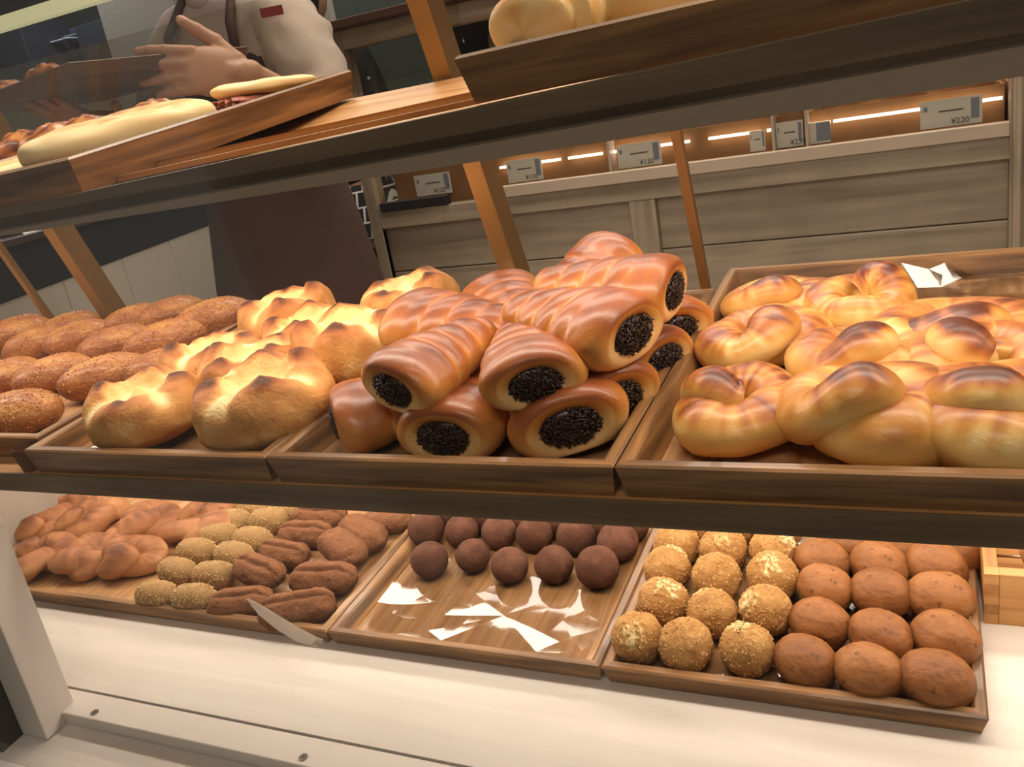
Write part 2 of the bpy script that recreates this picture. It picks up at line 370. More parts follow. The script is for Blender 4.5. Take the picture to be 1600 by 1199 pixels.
def sprinkles_mesh(seed):
    rnd = random.Random(seed); mb = MB(); R = 0.0162
    g = sphere_grid(lambda th, ph: (0.004 - 0.006 * cos(th) if th < pi / 2 else 0.004 - 0.009 * cos(th), R * 1.18 * sin(th) * cos(ph), R * 0.78 * sin(th) * sin(ph), 0), 24, 12)
    mb.add(g.v, g.f)
    for i in range(230):
        a = rnd.uniform(0, 2 * pi); rr = R * sqrt(rnd.random()) * 1.06
        th = math.asin(min(1, rr / (R * 1.06))); p = Vector((0.003 - 0.0065 * cos(th), rr * 1.2 * cos(a), rr * 0.8 * sin(a)))
        d = Vector((rnd.uniform(-.6, .3), rnd.uniform(-1, 1), rnd.uniform(-1, 1))).normalized() * rnd.uniform(0.0016, 0.0026)
        mb.tube([p - d, p + d], 0.00055, 5)
    return mb.mesh('chocolate_sprinkles', M_choc, True)
CORN = [cornet_mesh(k) for k in range(3)]; SPR = [sprinkles_mesh(k + 20) for k in range(3)]
def cornet(px, py, hc, yaw, label, s=1.0, pitch=0.0, roll=0.0, var=0, sy=1.0, sz=1.0):
    u, v = on(px, py, FM + hc); s *= 1.1; hc *= 1.08
    v += max(0.0, 0.4985 - (v - abs(sin(radians(yaw))) * 0.054 * s - abs(cos(radians(yaw))) * 0.036 * s))
    M = TR(u, v, FM + hc, radians(yaw), radians(pitch), radians(roll), s, 1, sy, sz) @ Matrix.Translation((-0.052, 0, 0))
    def mk(var=var):
        e = bpy.data.objects.new('chocolate_cornet', CORN[var]); C.objects.link(e)
        f = bpy.data.objects.new('chocolate_sprinkles', SPR[var]); C.objects.link(f); f.parent = e; f['kind'] = 'stuff'; f['label'] = 'dark chocolate sprinkles filling the open end'
        return e
    return put('cornet%d' % var, mk, M, label, 'pastry', 'chocolate cornets heaped in the tray')
cornet(592, 664, 0.024, 38, 'glossy cornet at front left of the heap, its chocolate end turned to the cheese breads', 0.98, 0, 8, 0)
cornet(712, 664, 0.024, 92, 'glossy cornet in the bottom front row, middle of three, chocolate end low down', 1.02, 0, 0, 1)
cornet(850, 662, 0.0255, 116, 'glossy cornet in the bottom front row, nearest the tray of knotted rolls', 1.04, 0, -6, 2)
cornet(662, 590, 0.062, 74, 'glossy cornet lying on the two left ones of the front row', 0.92, -4, 10, 1)
cornet(810, 585, 0.062, 118, 'glossy cornet in the centre of the heap, large round chocolate end facing out', 0.9, -4, 0, 0)
cornet(905, 600, 0.026, 140, 'glossy cornet at the right rim of its tray, chocolate end over a pale lip', 1.03, 0, 0, 2)
cornet(975, 550, 0.024, 150, 'glossy cornet squeezed against the tray rim, only its narrow chocolate end showing', 0.9, 0, 0, 0)
cornet(712, 514, 0.058, -8, 'slim cornet lying sideways, tip to the right, no chocolate showing', 1.06, 2, 0, 1)
cornet(800, 486, 0.045, -50, 'cornet at the back of the heap, ringed crust only, behind the slim sideways one', 1.0, 0, 0, 2)
cornet(903, 512, 0.074, 158, 'long cornet across the top of the heap, sprinkles spilling from its right end', 1.02, -5, 0, 1)
cornet(958, 460, 0.084, 176, 'dark glazed cornet on top at the back, chocolate end facing right', 0.95, -6, 0, 0)
cornet(908, 452, 0.066, 238, 'orange brown ringed cornet rising highest at the back of the heap', 0.95, 18, 0, 2)
cornet(1022, 496, 0.026, 128, 'cornet in the back right corner, smooth pale side showing past the others', 0.92, 0, 0, 1)
cornet(845, 530, 0.024, 140, 'cornet buried under the middle of the heap', 1.0, 0, 0, 0)

# ------------------------------------------------------------------ knotted rolls
def sweep(path, rad, n=28, seed=0, R=0.057, hue=0.0, gl=1.0, rib=0.0):
    """soft dough strand along a path with rounded ends"""
    pts = [Vector(p) for p in path]; L = len(pts); vs = []; bk = []
    t0 = (pts[1] - pts[0]).normalized(); upv = Vector((0, 0, 1))
    zmax = max(p.z + rad[i] for i, p in enumerate(pts))
    for i in range(L):
        t = (pts[min(i + 1, L - 1)] - pts[max(i - 1, 0)]).normalized()
        b = t.cross(upv)
        b = b.normalized() if b.length > 1e-4 else Vector((1, 0, 0)); nn = b.cross(t)
        for k in range(n):
            a = 2 * pi * k / n; r = rad[i]
            d = b * cos(a) * 1.12 + nn * sin(a) * 0.90
            n1 = nz(pts[i] * 40 + d, 1.0, seed)
            n2 = nz((i * 0.05, a * 1.2, seed), 1.0, seed)
            p = pts[i] + d * r * (1 + 0.07 * n1 + rib * sin(i * 1.3))
            n2 = 0.75 * n2 + 0.8 * nz((i * 0.5, a * 0.6, seed), 1.0, seed) * sm(-0.2, 0.7, sin(a))
            if p.z < 0.004: p.z = 0.004 + (p.z - 0.004) * 0.12
            hgt = p.z / zmax
            bb = hue + 0.10 + 0.50 * sm(-0.1, 0.9, sin(a)) * sm(0.2, 0.8, hgt) + 0.50 * sm(0.80, 1.0, hgt) * sm(0.3, 0.9, sin(a)) * (0.6 + n2) + 0.42 * n2 * sm(0, 0.6, sin(a)) + 0.26 * nz((p.x * 22, p.y * 22, 0), 1, seed + 7)
            vs.append(p); bk.append(max(0, min(1, bb)))
    fs = [(i * n + k, i * n + (k + 1) % n, (i + 1) * n + (k + 1) % n, (i + 1) * n + k) for i in range(L - 1) for k in range(n)]
    fs += [tuple(range(n - 1, -1, -1)), tuple((L - 1) * n + k for k in range(n))]
    return MB().add(vs, fs, bk)
def taper(L, r, e0=0.07, e1=0.07, bulge=0.15):
    o = []
    for i in range(L):
        t = i / (L - 1); f = 1.0
        if t < e0: f = sqrt(max(0.0, 1 - (1 - t / e0) ** 2))
        if t > 1 - e1: f = sqrt(max(0.0, 1 - (1 - (1 - t) / e1) ** 2))
        o.append(r * max(0.03, f) * (1 + bulge * sin(pi * t * 2 + 0.5) * 0.5))
    return o
def knot_mesh(kind, seed, mat=K_knot):
    L = 130; pts = []; kb = []
    if kind < 3 and mat is K_knot:   # strand coiled into a ring, its end laid over the ring and tucked into the middle
        rnd = random.Random(seed * 7 + kind); turns = (1.42, 1.3, 1.6)[kind]; ph = rnd.uniform(0, 6.28); w_ = (1.0, 1.0, 1.12)[kind]
        for i in range(L):
            t = i / (L - 1); a = (t - 1) * 2 * pi * turns
            R = 0.0315 * (1 + 0.07 * sin(2 * a + ph)); z = 0.0188 + 0.0022 * sin(3 * a)
            k0 = sm(0.20, 0.0, t); R -= 0.024 * k0; z -= 0.003 * k0
            k1 = sm(0.66, 1.0, t); R -= 0.026 * k1; z += 0.0175 * sm(0.62, 0.84, t) - 0.006 * sm(0.86, 1.0, t)
            pts.append((R * cos(a) * w_, R * sin(a), z))
        rad = [q_ * (1 - 0.16 * sm(0.6, 0.9, i / L) + 0.07 * sin(5 * i / L * 2 * pi + ph)) for i, q_ in enumerate(taper(L, (0.0198, 0.0205, 0.0195)[kind], 0.06, 0.06, 0.12))]
    elif kind < 3:     # soft overhand knot: three lobes crossing over and under
        rnd = random.Random(seed * 7 + kind); sp = (0.90, 0.94, 0.86)[kind]; ph = rnd.uniform(0, 6.28)
        for i in range(L):
            t = i / (L - 1); a = (t * sp + 0.02) * 2 * pi; rr = 0.0112 * (1 + 0.14 * sin(a + ph))
            x, y = rr * (sin(a) + 2 * sin(2 * a)), rr * (cos(a) - 2 * cos(2 * a)) * (1, 0.9, 0.95)[kind]; z = 0.0195 - 0.0085 * sin(3 * a)
            e = max(sm(0.13, 0.0, t), sm(0.87, 1.0, t)); x *= 1 - 0.45 * e; y *= 1 - 0.45 * e; z += 0.010 * e
            pts.append((x, y, z))
        rad = [q_ * (1 + 0.10 * sin(3 * i / L * 2 * pi + ph)) for i, q_ in enumerate(taper(L, (0.0200, 0.0208, 0.0215)[kind], 0.07, 0.07, 0.1))]
    else:              # sugared twist: two strands wound round each other
        for i in range(L):
            t = i / (L - 1); q_ = 2 * t if t < 0.5 else 2 - 2 * t
            s_ = 1 if t < 0.5 else -1; a = q_ * pi * 1.35 + 0.5
            x = -0.034 + 0.068 * q_ ** 0.95
            pts.append((x, s_ * 0.0125 * cos(a), 0.024 + s_ * 0.0125 * sin(a)))
        rad = taper(L, 0.0195, 0.05, 0.05, 0.25)
    return sweep(pts, rad, 28, seed, hue=(0.12 if mat is K_knot else 0.12)).mesh('knot_crust', mat, True)
KN = {}
def knot(px, py, kind, seed, yaw, label, s=1.0, sz=1.0, fl=None, sx=1.0, hc=0.024):
    u, v = on(px, py, FM + hc); s *= 1.07; v += max(0.0, 0.4925 - (v - 0.050 * s))
    key = 'knot%d_%d' % (kind, seed)
    def mk():
        o = bpy.data.objects.new('knotted_roll', knot_mesh(kind, seed)); C.objects.link(o); return o
    return put(key, mk, TR(u, v, FM + 0.0008, radians(yaw), 0, 0, s, sx, 1, sz), label, 'bread roll', 'glazed knotted rolls in the right tray')
knot(1155, 628, 0, 1, -70, 'knotted roll at the front left of its tray, dark ridge on its left strand', 0.92, 1.0)
knot(1352, 660, 0, 2, -8, 'large pale knotted roll in the middle of the front row, a thick strand across', 1.04, 1.1)
knot(1568, 668, 2, 3, -40, 'pale knotted roll at the front, cut off by the right edge of the photo', 0.98, 1.1)
knot(1190, 524, 1, 1, 40, 'lightly browned knotted roll behind the front left one, beside the tray rim', 0.95, 0.95)
knot(1350, 556, 0, 3, 10, 'golden knotted roll with broad crossing strands in the centre of the tray', 0.98, 0.98)
knot(1542, 570, 2, 3, -110, 'knotted roll with a smooth brown left strand, at the right in the second row', 1.0, 0.95)
knot(1218, 467, 1, 2, -20, 'knotted roll at the back left of its tray next to the cornet tray', 0.92, 0.95)
knot(1346, 474, 0, 2, 110, 'darkest knotted roll, at the back with an upright brown tip', 0.9, 1.1)
knot(1495, 512, 2, 4, 15, 'flat wide knotted roll with a long golden coil, at the back right', 1.12, 0.78)

# ------------------------------------------------------------------ cheese breads
def cheese_mesh(seed, open_=1.0):
    rnd = random.Random(seed); off = rnd.uniform(0, 1.5); R = 0.050
    tips = [off + k * pi / 2 + rnd.uniform(-.2, .2) for k in range(4)]; th_ = [rnd.uniform(0.25, 1.15) for k in range(4)]
    def petal(ph):       # 1 at a petal tip, 0 in the split between two
        best = 0; hgt = 1
        for t, h in zip(tips, th_):
            d = abs((ph - t + pi) % (2 * pi) - pi); v = max(0, 1 - d / (pi / 4))
            if v > best: best = v; hgt = h
        return best, hgt
    def fn(th, ph):
        f, hg = petal(ph); n = nz((cos(ph) * sin(th), sin(ph) * sin(th), cos(th)), 2.2, seed)
        rc = 0.56 * open_            # crater radius as a share of R
        rim_z = 0.0425 + 0.0125 * hg * f ** 1.1 + 0.003 * nz((cos(ph) * 3, sin(ph) * 3, 1), 1, seed)
        if th < 0.9:                 # crater: cheese centre up to the inside of the petals
            t = th / 0.9; r = R * rc * t * (0.9 + 0.12 * f)
            z = 0.038 + 0.007 * cos(t * pi * 1.2) * (1 - t) + 0.002 * n
            z += (rim_z - 0.038) * sm(0.55, 1, t)
            b = 0.10 + 0.14 * sm(0.5, 1, t) + 0.12 * max(0, n) * (1 - t)
            b += 0.75 * sm(0.86, 1.0, t) * f ** 2.5
        else:
            t = (th - 0.9) / (pi - 0.9); a = t * pi
            r0 = R * rc * (0.9 + 0.12 * f)
            if t < 0.5:
                q_ = sin(t * pi); r = r0 + (R * 1.02 - r0) * q_ ** 0.7
                z = rim_z + (0.022 - rim_z) * (1 - cos(t * pi)) ** 1.15
            else:
                q_ = (t - 0.5) / 0.5; r = R * 1.02 * cos(q_ * pi / 2) ** 0.38; z = 0.022 * (1 - q_ ** 0.75)
            split = sm(0.30, 0.0, f) * sm(0.42, 0.18, t)
            r *= 1 - 0.07 * split
            b = 0.43 + 0.10 * n - 0.34 * split + 0.12 * nz((cos(ph) * 5, sin(ph) * 5, t * 9), 1, seed)
            b += 0.55 * f ** 2 * sm(0.26, 0.0, t) + 0.18 * sm(0.42, 0.1, t) * f + 0.12 * sm(0.55, 0.8, t)
            b -= 0.14 * sm(0.2, 0.5, t) * (0.5 + nz((cos(ph) * 2, sin(ph) * 2, 0), 1, seed + 3))
        r *= 1 + 0.05 * n
        return (r * cos(ph), r * sin(ph), z, max(0, min(1, b)))
    return sphere_grid(fn, 84, 56).mesh('cheese_bread', K_cheese, True)
def cheese(px, py, seed, yaw, label, s=1.0, sz=1.0, hc=0.03, lift=0.0):
    u, v = on(px, py, FM + hc + lift); s *= 1.2; v += max(0.0, 0.487 - (v - 0.051 * s))
    def mk():
        o = bpy.data.objects.new('cheese_bread', cheese_mesh(seed)); C.objects.link(o); return o
    return put('cheese%d' % seed, mk, TR(u, v, FM + 0.0012 + lift, radians(yaw), 0, 0, s, 1, 1, sz), label, 'bread', 'burst cheese breads')
cheese(203, 658, 1, 10, 'round cheese bread at the front left, wide open top with one brown point', 0.95, 1.05)
cheese(389, 655, 2, -40, 'round cheese bread at the front right, scorched black points and a pale side split', 1.06, 1.05)
cheese(337, 568, 3, 20, 'cheese bread behind the front pair, pale slit down its left side', 0.93, 1.05)
cheese(400, 585, 4, 70, 'cheese bread wedged behind the front right one with two small dark points', 0.98, 1.0)
cheese(552, 548, 2, 130, 'bright yellow cheese bread leaning towards the cornets', 1.02, 1.12)
cheese(453, 502, 1, 200, 'pointed golden cheese bread at the back left beside the fried breads', 0.98, 1.12)
cheese(487, 528, 4, 10, 'cheese bread half hidden behind the bright yellow one', 0.9, 1.05)
cheese(640, 468, 3, 150, 'cheese bread furthest back, just above the sideways cornet', 1.0, 0.95)

# ------------------------------------------------------------------ crumbed fried breads
def fried_mesh(seed):
    def fn(th, ph):
        d = Vector((sin(th) * cos(ph), sin(th) * sin(ph), cos(th)))
        n = nz(d * 1.6, 1, seed); n2 = nz(d * 14, 1, seed); n3 = nz(d * 34, 1, seed)
        k = 1 + 0.05 * n + 0.012 * n2 + 0.016 * max(0, n3)
        pinch = (1 + 0.06 * abs(d.x) - 0.16 * abs(d.x) ** 4)
        x, y, z = 0.050 * d.x * k, 0.0265 * d.y * k * pinch, 0.0235 * d.z * k * pinch
        if d.z < -0.6: z = -0.0141 + (z + 0.0141) * 0.4
        return (x, y, z + 0.018, max(0, min(1, 0.45 - 0.3 * d.z * 0.4 + 0.5 * n + 0.25 * n2)))
    return sphere_grid(fn, 90, 60).mesh('fried_bread', K_fried, True)
def fried(px, py, lift, yaw, label, s=1.0, seed=1, sy=1.0):
    u, v = on(px, py, FM + 0.02 + lift)
    def mk():
        o = bpy.data.objects.new('fried_bread', fried_mesh(seed)); C.objects.link(o); crumbs(o, K_crumb, 900, seed, 0.0011); return o
    return put('fried%d' % seed, mk, TR(u, v, FM + 0.001 + lift, radians(yaw), 0, 0, s, 1, sy, 1), label, 'fried bread', 'crumbed fried breads in the left tray')
fried(28, 648, 0.0, 15, 'crumbed fried bread nearest the front, cut by the left edge of the photo', 1.08, 1, 1.2)
fried(165, 590, 0.0, 42, 'long crumbed fried bread right behind the front left cheese bread', 1.08, 2)
fried(84, 585, 0.0, 46, 'plump crumbed fried bread above the frontmost one', 1.0, 3, 1.1)
fried(8, 590, 0.0, 46, 'crumbed fried bread at the left edge of the photo, just above the frontmost one', 1.0, 1)
fried(262, 535, 0.0, 40, 'dark crumbed fried bread with its tip against the split cheese bread', 1.12, 3, 1.05)
fried(182, 537, 0.0, 48, 'crumbed fried bread left of the dark one in the middle row', 1.0, 1)
fried(125, 528, 0.0, 44, 'crumbed fried bread with a pale yellow lower left end', 1.02, 2, 1.05)
fried(60, 538, 0.0, 44, 'crumbed fried bread with a bent crusty fold, left of the pale ended one', 1.0, 3)
fried(336, 498, 0.008, 36, 'dark crumbed fried bread at the back right, touching the pointed cheese bread', 1.08, 2, 1.1)
fried(268, 490, 0.008, 48, 'crumbed fried bread on the back row just left of the darkest one', 0.98, 1, 1.1)
fried(210, 500, 0.004, 46, 'low crumbed fried bread at the back below the brass bar', 0.95, 3)
fried(30, 520, 0.006, 40, 'smooth orange crumbed fried bread at the back, near the thin brass bar', 1.05, 1, 1.15)
fried(110, 510, 0.0, 44, 'crumbed fried bread at the back between the two brass bars', 0.95, 2)
fried(-25, 540, 0.0, 44, 'crumbed fried bread behind, leaving the left edge of the photo', 1.0, 3)
fried(255, 572, 0.0, 44, 'crumbed fried bread in shadow under the dark one', 0.95, 1)

# ------------------------------------------------------------------ lower shelf: sugared twists
def donut(px, py, yaw, label, kind=3, seed=1, s=1.0, lift=0.0, roll=0.0):
    u, v = on(px, py, FB + 0.022 + lift)
    def mk():
        o = bpy.data.objects.new('sugared_donut', knot_mesh(kind, seed, K_donut)); C.objects.link(o); return o
    return put('donut%d_%d' % (kind, seed), mk, TR(u, v, FB + 0.0008 + lift, radians(yaw), 0, radians(roll), s * 0.80, 1.3, 0.9, 1.05) @ Matrix.Rotation(seed + kind * 2.0, 4, 'Z'), label, 'donut', 'sugared twisted donuts')
donut(207, 866, 24, 'sugared twist at the front, closest to the sesame rolls', 1, 12, 1.02)
donut(137, 866, 36, 'sugared twist in the front row with a ribbed oval lobe on top', 2, 11, 1.0)
donut(62, 866, 40, 'sugared twist in the front row partly behind the white post', 0, 12, 1.0)
donut(140, 805, 30, 'pale sugared twist in the second row beneath the shelf edge', 1, 11, 0.98)
donut(232, 808, 30, 'dark sugared twist in the second row, right of the pale one', 2, 12, 1.0)
donut(314, 818, 26, 'sugared twist in the second row, behind the sesame rolls', 0, 11, 0.98)
donut(60, 816, 30, 'dark glazed twist behind the front row near the white post', 1, 12, 0.85)
donut(182, 842, 40, 'sugared twist squeezed between the two rows', 2, 11, 0.82)
donut(98, 790, 30, 'twist at the far back left, just under the shelf', 0, 12, 0.85)
donut(330, 790, 30, 'twist at the back, above the sesame rolls', 1, 11, 0.9)

# ------------------------------------------------------------------ sesame rolls
def sesame_make():
    A, Bq = 0.0285, 0.0165
    def fn(th, ph):
        d = Vector((cos(th), sin(th) * cos(ph), sin(th) * sin(ph))); n = nz(d * 2, 1, 3)
        r = (1 - abs(d.x) ** 3.4) ** 0.5 if abs(d.x) < 1 else 0
        return (A * d.x, Bq * max(r, .001) * cos(ph) * (1 + .05 * n), Bq * max(r, .001) * sin(ph) * (1 + .05 * n) + 0.0155, 0.5)
    o = sphere_grid(fn, 28, 22).build('sesame_roll', K_sesbody, None, True)
    rnd = random.Random(4); mb = MB()
    for i in range(620):
        x = rnd.uniform(-1, 1); a = rnd.uniform(0, 2 * pi); r = sqrt(max(0, 1 - abs(x) ** 3.4)); x *= 0.99
        p = Vector((A * x, Bq * r * cos(a), Bq * r * sin(a))); nn = Vector((x ** 3 * 1.6, cos(a) * r, sin(a) * r)).normalized()
        t = nn.orthogonal().normalized(); t.rotate(Matrix.Rotation(rnd.uniform(0, 6.3), 3, nn)); b = nn.cross(t); p.z += 0.0155
        h, wd, tk = rnd.uniform(.0013, .0018), .0009, .0006
        mb.add([p + t * h, p + b * wd, p - t * h, p - b * wd, p + nn * tk * 1.6, p - nn * tk], [(0, 1, 4), (1, 2, 4), (2, 3, 4), (3, 0, 4), (1, 0, 5), (2, 1, 5), (3, 2, 5), (0, 3, 5)])
    s = mb.build('sesame_seeds', M_seed, o, True); s['kind'] = 'stuff'
    return o
ses = [(245, 930, 'front row, left roll of the pair'), (303, 935, 'front row, right roll of the pair'), (277, 893, 'second row from the front, left of the pair'), (334, 899, 'second row from the front, right of the pair'),
       (307, 862, 'third row from the front, left of the pair'), (366, 868, 'third row from the front, right of the pair'), (342, 838, 'fourth row from the front, left of the pair'), (395, 844, 'fourth row from the front, right of the pair'),
       (364, 815, 'fifth row from the front, left of the pair'), (420, 814, 'fifth row from the front, right of the pair'), (398, 796, 'row furthest back under the shelf, left of the pair'), (450, 799, 'row furthest back under the shelf, right of the pair')]
for i, (px, py, t) in enumerate(ses):
    u, v = on(px, py, FB + 0.016)
    put('sesame', sesame_make, TR(u, v, FB + 0.0005, radians(3 + 7 * sin(i * 2.3)), 0, 0, 1.0), 'short roll coated in sesame seeds, ' + t, 'bread roll', 'sesame rolls in a double column')

# ------------------------------------------------------------------ cinnamon donuts and cocoa
def ofash_mesh(seed, split=1.0):
    def fn(th, ph):
        d = Vector((cos(th), sin(th) * cos(ph), sin(th) * sin(ph))); n = nz(d * 2.4, 1, seed); n2 = nz(d * 9, 1, seed)
        r = max(0.001, 1 - abs(d.x) ** 4.5) ** 0.5; k = 1 + 0.09 * n + 0.05 * n2
        cy, cz = cos(ph), sin(ph)
        top = exp(-((ph - pi * 0.56 - 0.18 * nz((d.x * 3, 0, 0), 1, seed)) / 0.17) ** 2) + 0.45 * exp(-((ph - pi * 0.22) / 0.15) ** 2)
        k *= 1 - split * 0.30 * top * sm(1.0, 0.7, abs(d.x))
        b = 0.45 + 0.35 * cz - 0.55 * top * split + 0.3 * n2
        y, z = 0.0215 * r * cy * k, 0.0175 * r * cz * k
        if z < -0.011: z = -0.011 + (z + 0.011) * 0.3
        return (0.041 * d.x * (1 + .06 * n), y, z + 0.0125, max(0, min(1, b)))
    return sphere_grid(fn, 72, 48).mesh('cinnamon_donut', K_ofash, True)
def ofash(px, py, yaw, label, seed=1, s=1.0, lift=0.0, split=1.0, roll=0):
    u, v = on(px, py, FB + 0.015 + lift)
    def mk():
        o = bpy.data.objects.new('cinnamon_donut', ofash_mesh(seed, split)); C.objects.link(o); return o
    return put('ofash%d_%d' % (seed, int(split * 10)), mk, TR(u, v, FB + 0.001 + lift, radians(yaw), 0, radians(roll), s), label, 'donut', 'split cinnamon donuts')
ofash(376, 940, 16, 'split cinnamon donut at the front, beside the front sesame rolls', 1, 0.95)
ofash(464, 950, 24, 'split cinnamon donut in the front right corner, behind the frayed tape', 2, 1.05)
ofash(404, 890, -14, 'split cinnamon donut lying on top with a dark underside', 3, 0.95, 0.010)
ofash(505, 902, 8, 'split cinnamon donut in the second row next to the tray rim', 1, 1.0, 0.004)
ofash(443, 862, -6, 'flat split cinnamon donut in the middle of the pile', 2, 0.88, 0.004)
ofash(535, 855, -28, 'smooth round topped cinnamon donut near the tray rim', 4, 1.0, 0.006, 0.1)
ofash(566, 832, -28, 'smooth cinnamon donut behind the round topped one', 5, 1.0, 0.004, 0.1)
ofash(476, 832, 5, 'split cinnamon donut in the back row next to the sesame rolls', 3, 0.92, 0.002)
ofash(500, 806, 0, 'cinnamon donut at the back, half under the shelf edge', 1, 0.95, 0.004)
ofash(602, 812, 10, 'cinnamon donut at the back right corner beside the cocoa balls', 4, 0.85, 0.0, 0.1)

def ball_mesh(name, seed, mat, R, sq, bumps, bake0, cream=0.0):
    def fn(th, ph):
        d = Vector((sin(th) * cos(ph), sin(th) * sin(ph), cos(th))); n = nz(d * 1.5, 1, seed); n2 = nz(d * 6, 1, seed + 2); n3 = nz(d * 16, 1, seed)
        k = 1 + bumps * (0.8 * n + 0.45 * n2 + 0.25 * n3)
        b = bake0 + 0.25 * n + 0.2 * n2 + 0.06 * d.z
        if cream:
            cr = Vector((0.5 * sin(seed * 2.1), -0.5 + 0.3 * cos(seed), 0.7)).normalized(); e = sm(0.84, 1.0, d.dot(cr) + 0.16 * n2 + 0.08 * n3) * cream
            k *= 1 + 0.07 * e * (0.4 + n3); b += 0.7 * e * (0.6 + n3)
        z = R * sq * d.z * k
        if d.z < -0.7: z = R * sq * (-0.7 + (d.z + 0.7) * 0.45) * k
        return (R * d.x * k, R * d.y * k, z + R * sq * 0.83, max(0, min(1, b)))
    return sphere_grid(fn, 56, 40).mesh(name, mat, True)
def ball(kind, name, mat, px, py, R, sq, seed, yaw, label, cat, group, bumps=0.03, bake0=0.5, cream=0.0, s=1.0, sx=1.0, sz=1.0):
    u, v = on(px, py, FB + R * sq * 0.8)
    def mk():
        o = bpy.data.objects.new(name, ball_mesh(name, seed, mat, R, sq, bumps, bake0, cream)); C.objects.link(o)
        if kind == 'bun': crumbs(o, K_buncrumb, 420, seed, 0.0011)
        return o
    return put('%s%d' % (kind, seed), mk, TR(u, v, FB + 0.0012, radians(yaw), 0, 0, s, sx, 1, sz), label, cat, group)
ORD = ['first', 'second', 'third', 'fourth', 'fifth', 'sixth', 'seventh']
front = [(672, 878), (739, 870), (797, 886), (866, 885), (934, 891)]
for i, (px, py) in enumerate(front):
    ball('cocoa', 'cocoa_ball', K_cocoa, px, py, 0.0205, 0.95, i % 3, 47 * i, 'round cocoa dusted ball in the front row, %s from the left' % ORD[i], 'pastry', 'cocoa dusted balls', 0.035, 0.45 if i != 2 else 0.6, 0, [1.05, 0.95, 1.0, 1.02, 1.12][i])
back = [(667, 830), (722, 833), (780, 834), (835, 838), (900, 842), (966, 852)]
for i, (px, py) in enumerate(back):
    ball('cocoa', 'cocoa_ball', K_cocoa, px, py, 0.0205, 0.95, i % 3, 81 * i + 20, 'round cocoa dusted ball in the second row, %s from the left' % ORD[i], 'pastry', 'cocoa dusted balls', 0.035, 0.5, 0, [1.08, 1, 1, 1.02, 1.06, 1.1][i])
for i, px in enumerate([695, 752, 808, 866, 930, 985]):
    ball('cocoa', 'cocoa_ball', K_cocoa, px, 803 + i * 4, 0.0205, 0.95, i % 3, 61 * i, 'round cocoa dusted ball in the back row under the shelf, %s from the left' % ORD[i], 'pastry', 'cocoa dusted balls', 0.035, 0.5, 0, 1.0)

RW = ['front row', 'second row', 'third row', 'fourth row', 'back row']
buns = [[(997, 1000), (1072, 1012), (1168, 1018)], [(1037, 945), (1113, 962), (1196, 958)], [(1043, 892), (1120, 905), (1207, 905)], [(1058, 855), (1130, 862), (1208, 864)], [(1085, 822), (1150, 826), (1215, 830)]]
for r, row in enumerate(buns):
    for c, (px, py) in enumerate(row):
        ball('bun', 'crumb_bun', K_bun, px, py, 0.0232, 0.97, (r * 2 + c) % 4 + 10, 70 * r + 115 * c - 20, 'knobbly crumb coated bun, %s, %s from the rim beside the cocoa balls' % (RW[r], ORD[c]), 'bread', 'crumb coated buns', 0.085, 0.42, [1.0, 0.25, 0.9, 0.5][(r * 2 + c) % 4], [1.02, 1.04, 1.0][(r + c) % 3])
pots = [[(1258, 1036), (1357, 1053), (1462, 1066)], [(1281, 976), (1375, 998), (1477, 1003)], [(1289, 921), (1376, 930), (1469, 938)], [(1284, 880), (1374, 886), (1462, 890)], [(1318, 852), (1410, 858), (1494, 862)]]
for r, row in enumerate(pots):
    for c, (px, py) in enumerate(row):
        ball('potato', 'potato_bun', K_potato, px, py, 0.0238, 0.92, (r + c * 2) % 4 + 30, -25 + 18 * sin(r * 3 + c) + (180 if (r + c) % 2 else 0), 'smooth brown potato shaped bun, %s, %s from the right tray rim' % (RW[r], ORD[2 - c]), 'bread', 'potato shaped buns', 0.05, [0.35, 0.5, 0.62, 0.45][(r + c * 2) % 4], 0, [0.97, 1.0, 1.03][c], 1.16)

# ------------------------------------------------------------------ the rack
rack = empty('display_rack', Matrix.Identity(4), 'bakery display rack with wooden shelves, brass bars and grey fascia', 'display rack')
UL, UR = -1.75, 0.62
def slab(u0, u1, front, back, name, mat, bevel=0.0):
    """front / back: (v, w bottom, w top) at both ends"""
    p = []
    for zi in (1, 2):
        for e in (front, back):
            for u in (u0, u1):
                v = e[0](u) if callable(e[0]) else e[0]; ww = e[zi](u) if callable(e[zi]) else e[zi]
                p.append(S(u, v, ww))
    return MB().hexa(p).build(name, mat, rack, False, bevel)
slab(UL, UR, (0.4775, SHM - 0.0185, SHM - 0.0003), (0.905, SHM - 0.0185, SHM - 0.0003), 'shelf_board', M_shelf)
slab(UL, UR, (0.4752, SHM - 0.0215, SHM - 0.0003), (0.4774, SHM - 0.0215, SHM - 0.0003), 'shelf_edge', M_edge, 0.0008)
tT = lambda u: -0.0275 + 0.034 * u; tB = lambda u: -0.044 + 0.017 * u; tF = lambda u: -0.0602 + 0.010 * u
tk = lambda u: -0.0365 + 0.004 * (u + 0.5)
slab(UL, UR, (0.4195, lambda u: tT(u) - 0.012, tT), (0.785, lambda u: tk(u) - 0.014, tk), 'shelf_board', M_shelf)
slab(UL, UR, (0.416, tB, tT), (0.4194, tB, tT), 'shelf_edge', M_edge, 0.0006)
slab(UL, UR, (0.4172, tF, lambda u: tB(u) - 0.0002), (0.4192, tF, lambda u: tB(u) - 0.0002), 'fascia', M_fascia)
M_bead = wood('bead_wood', '8f6136', 'b98a54', 0)
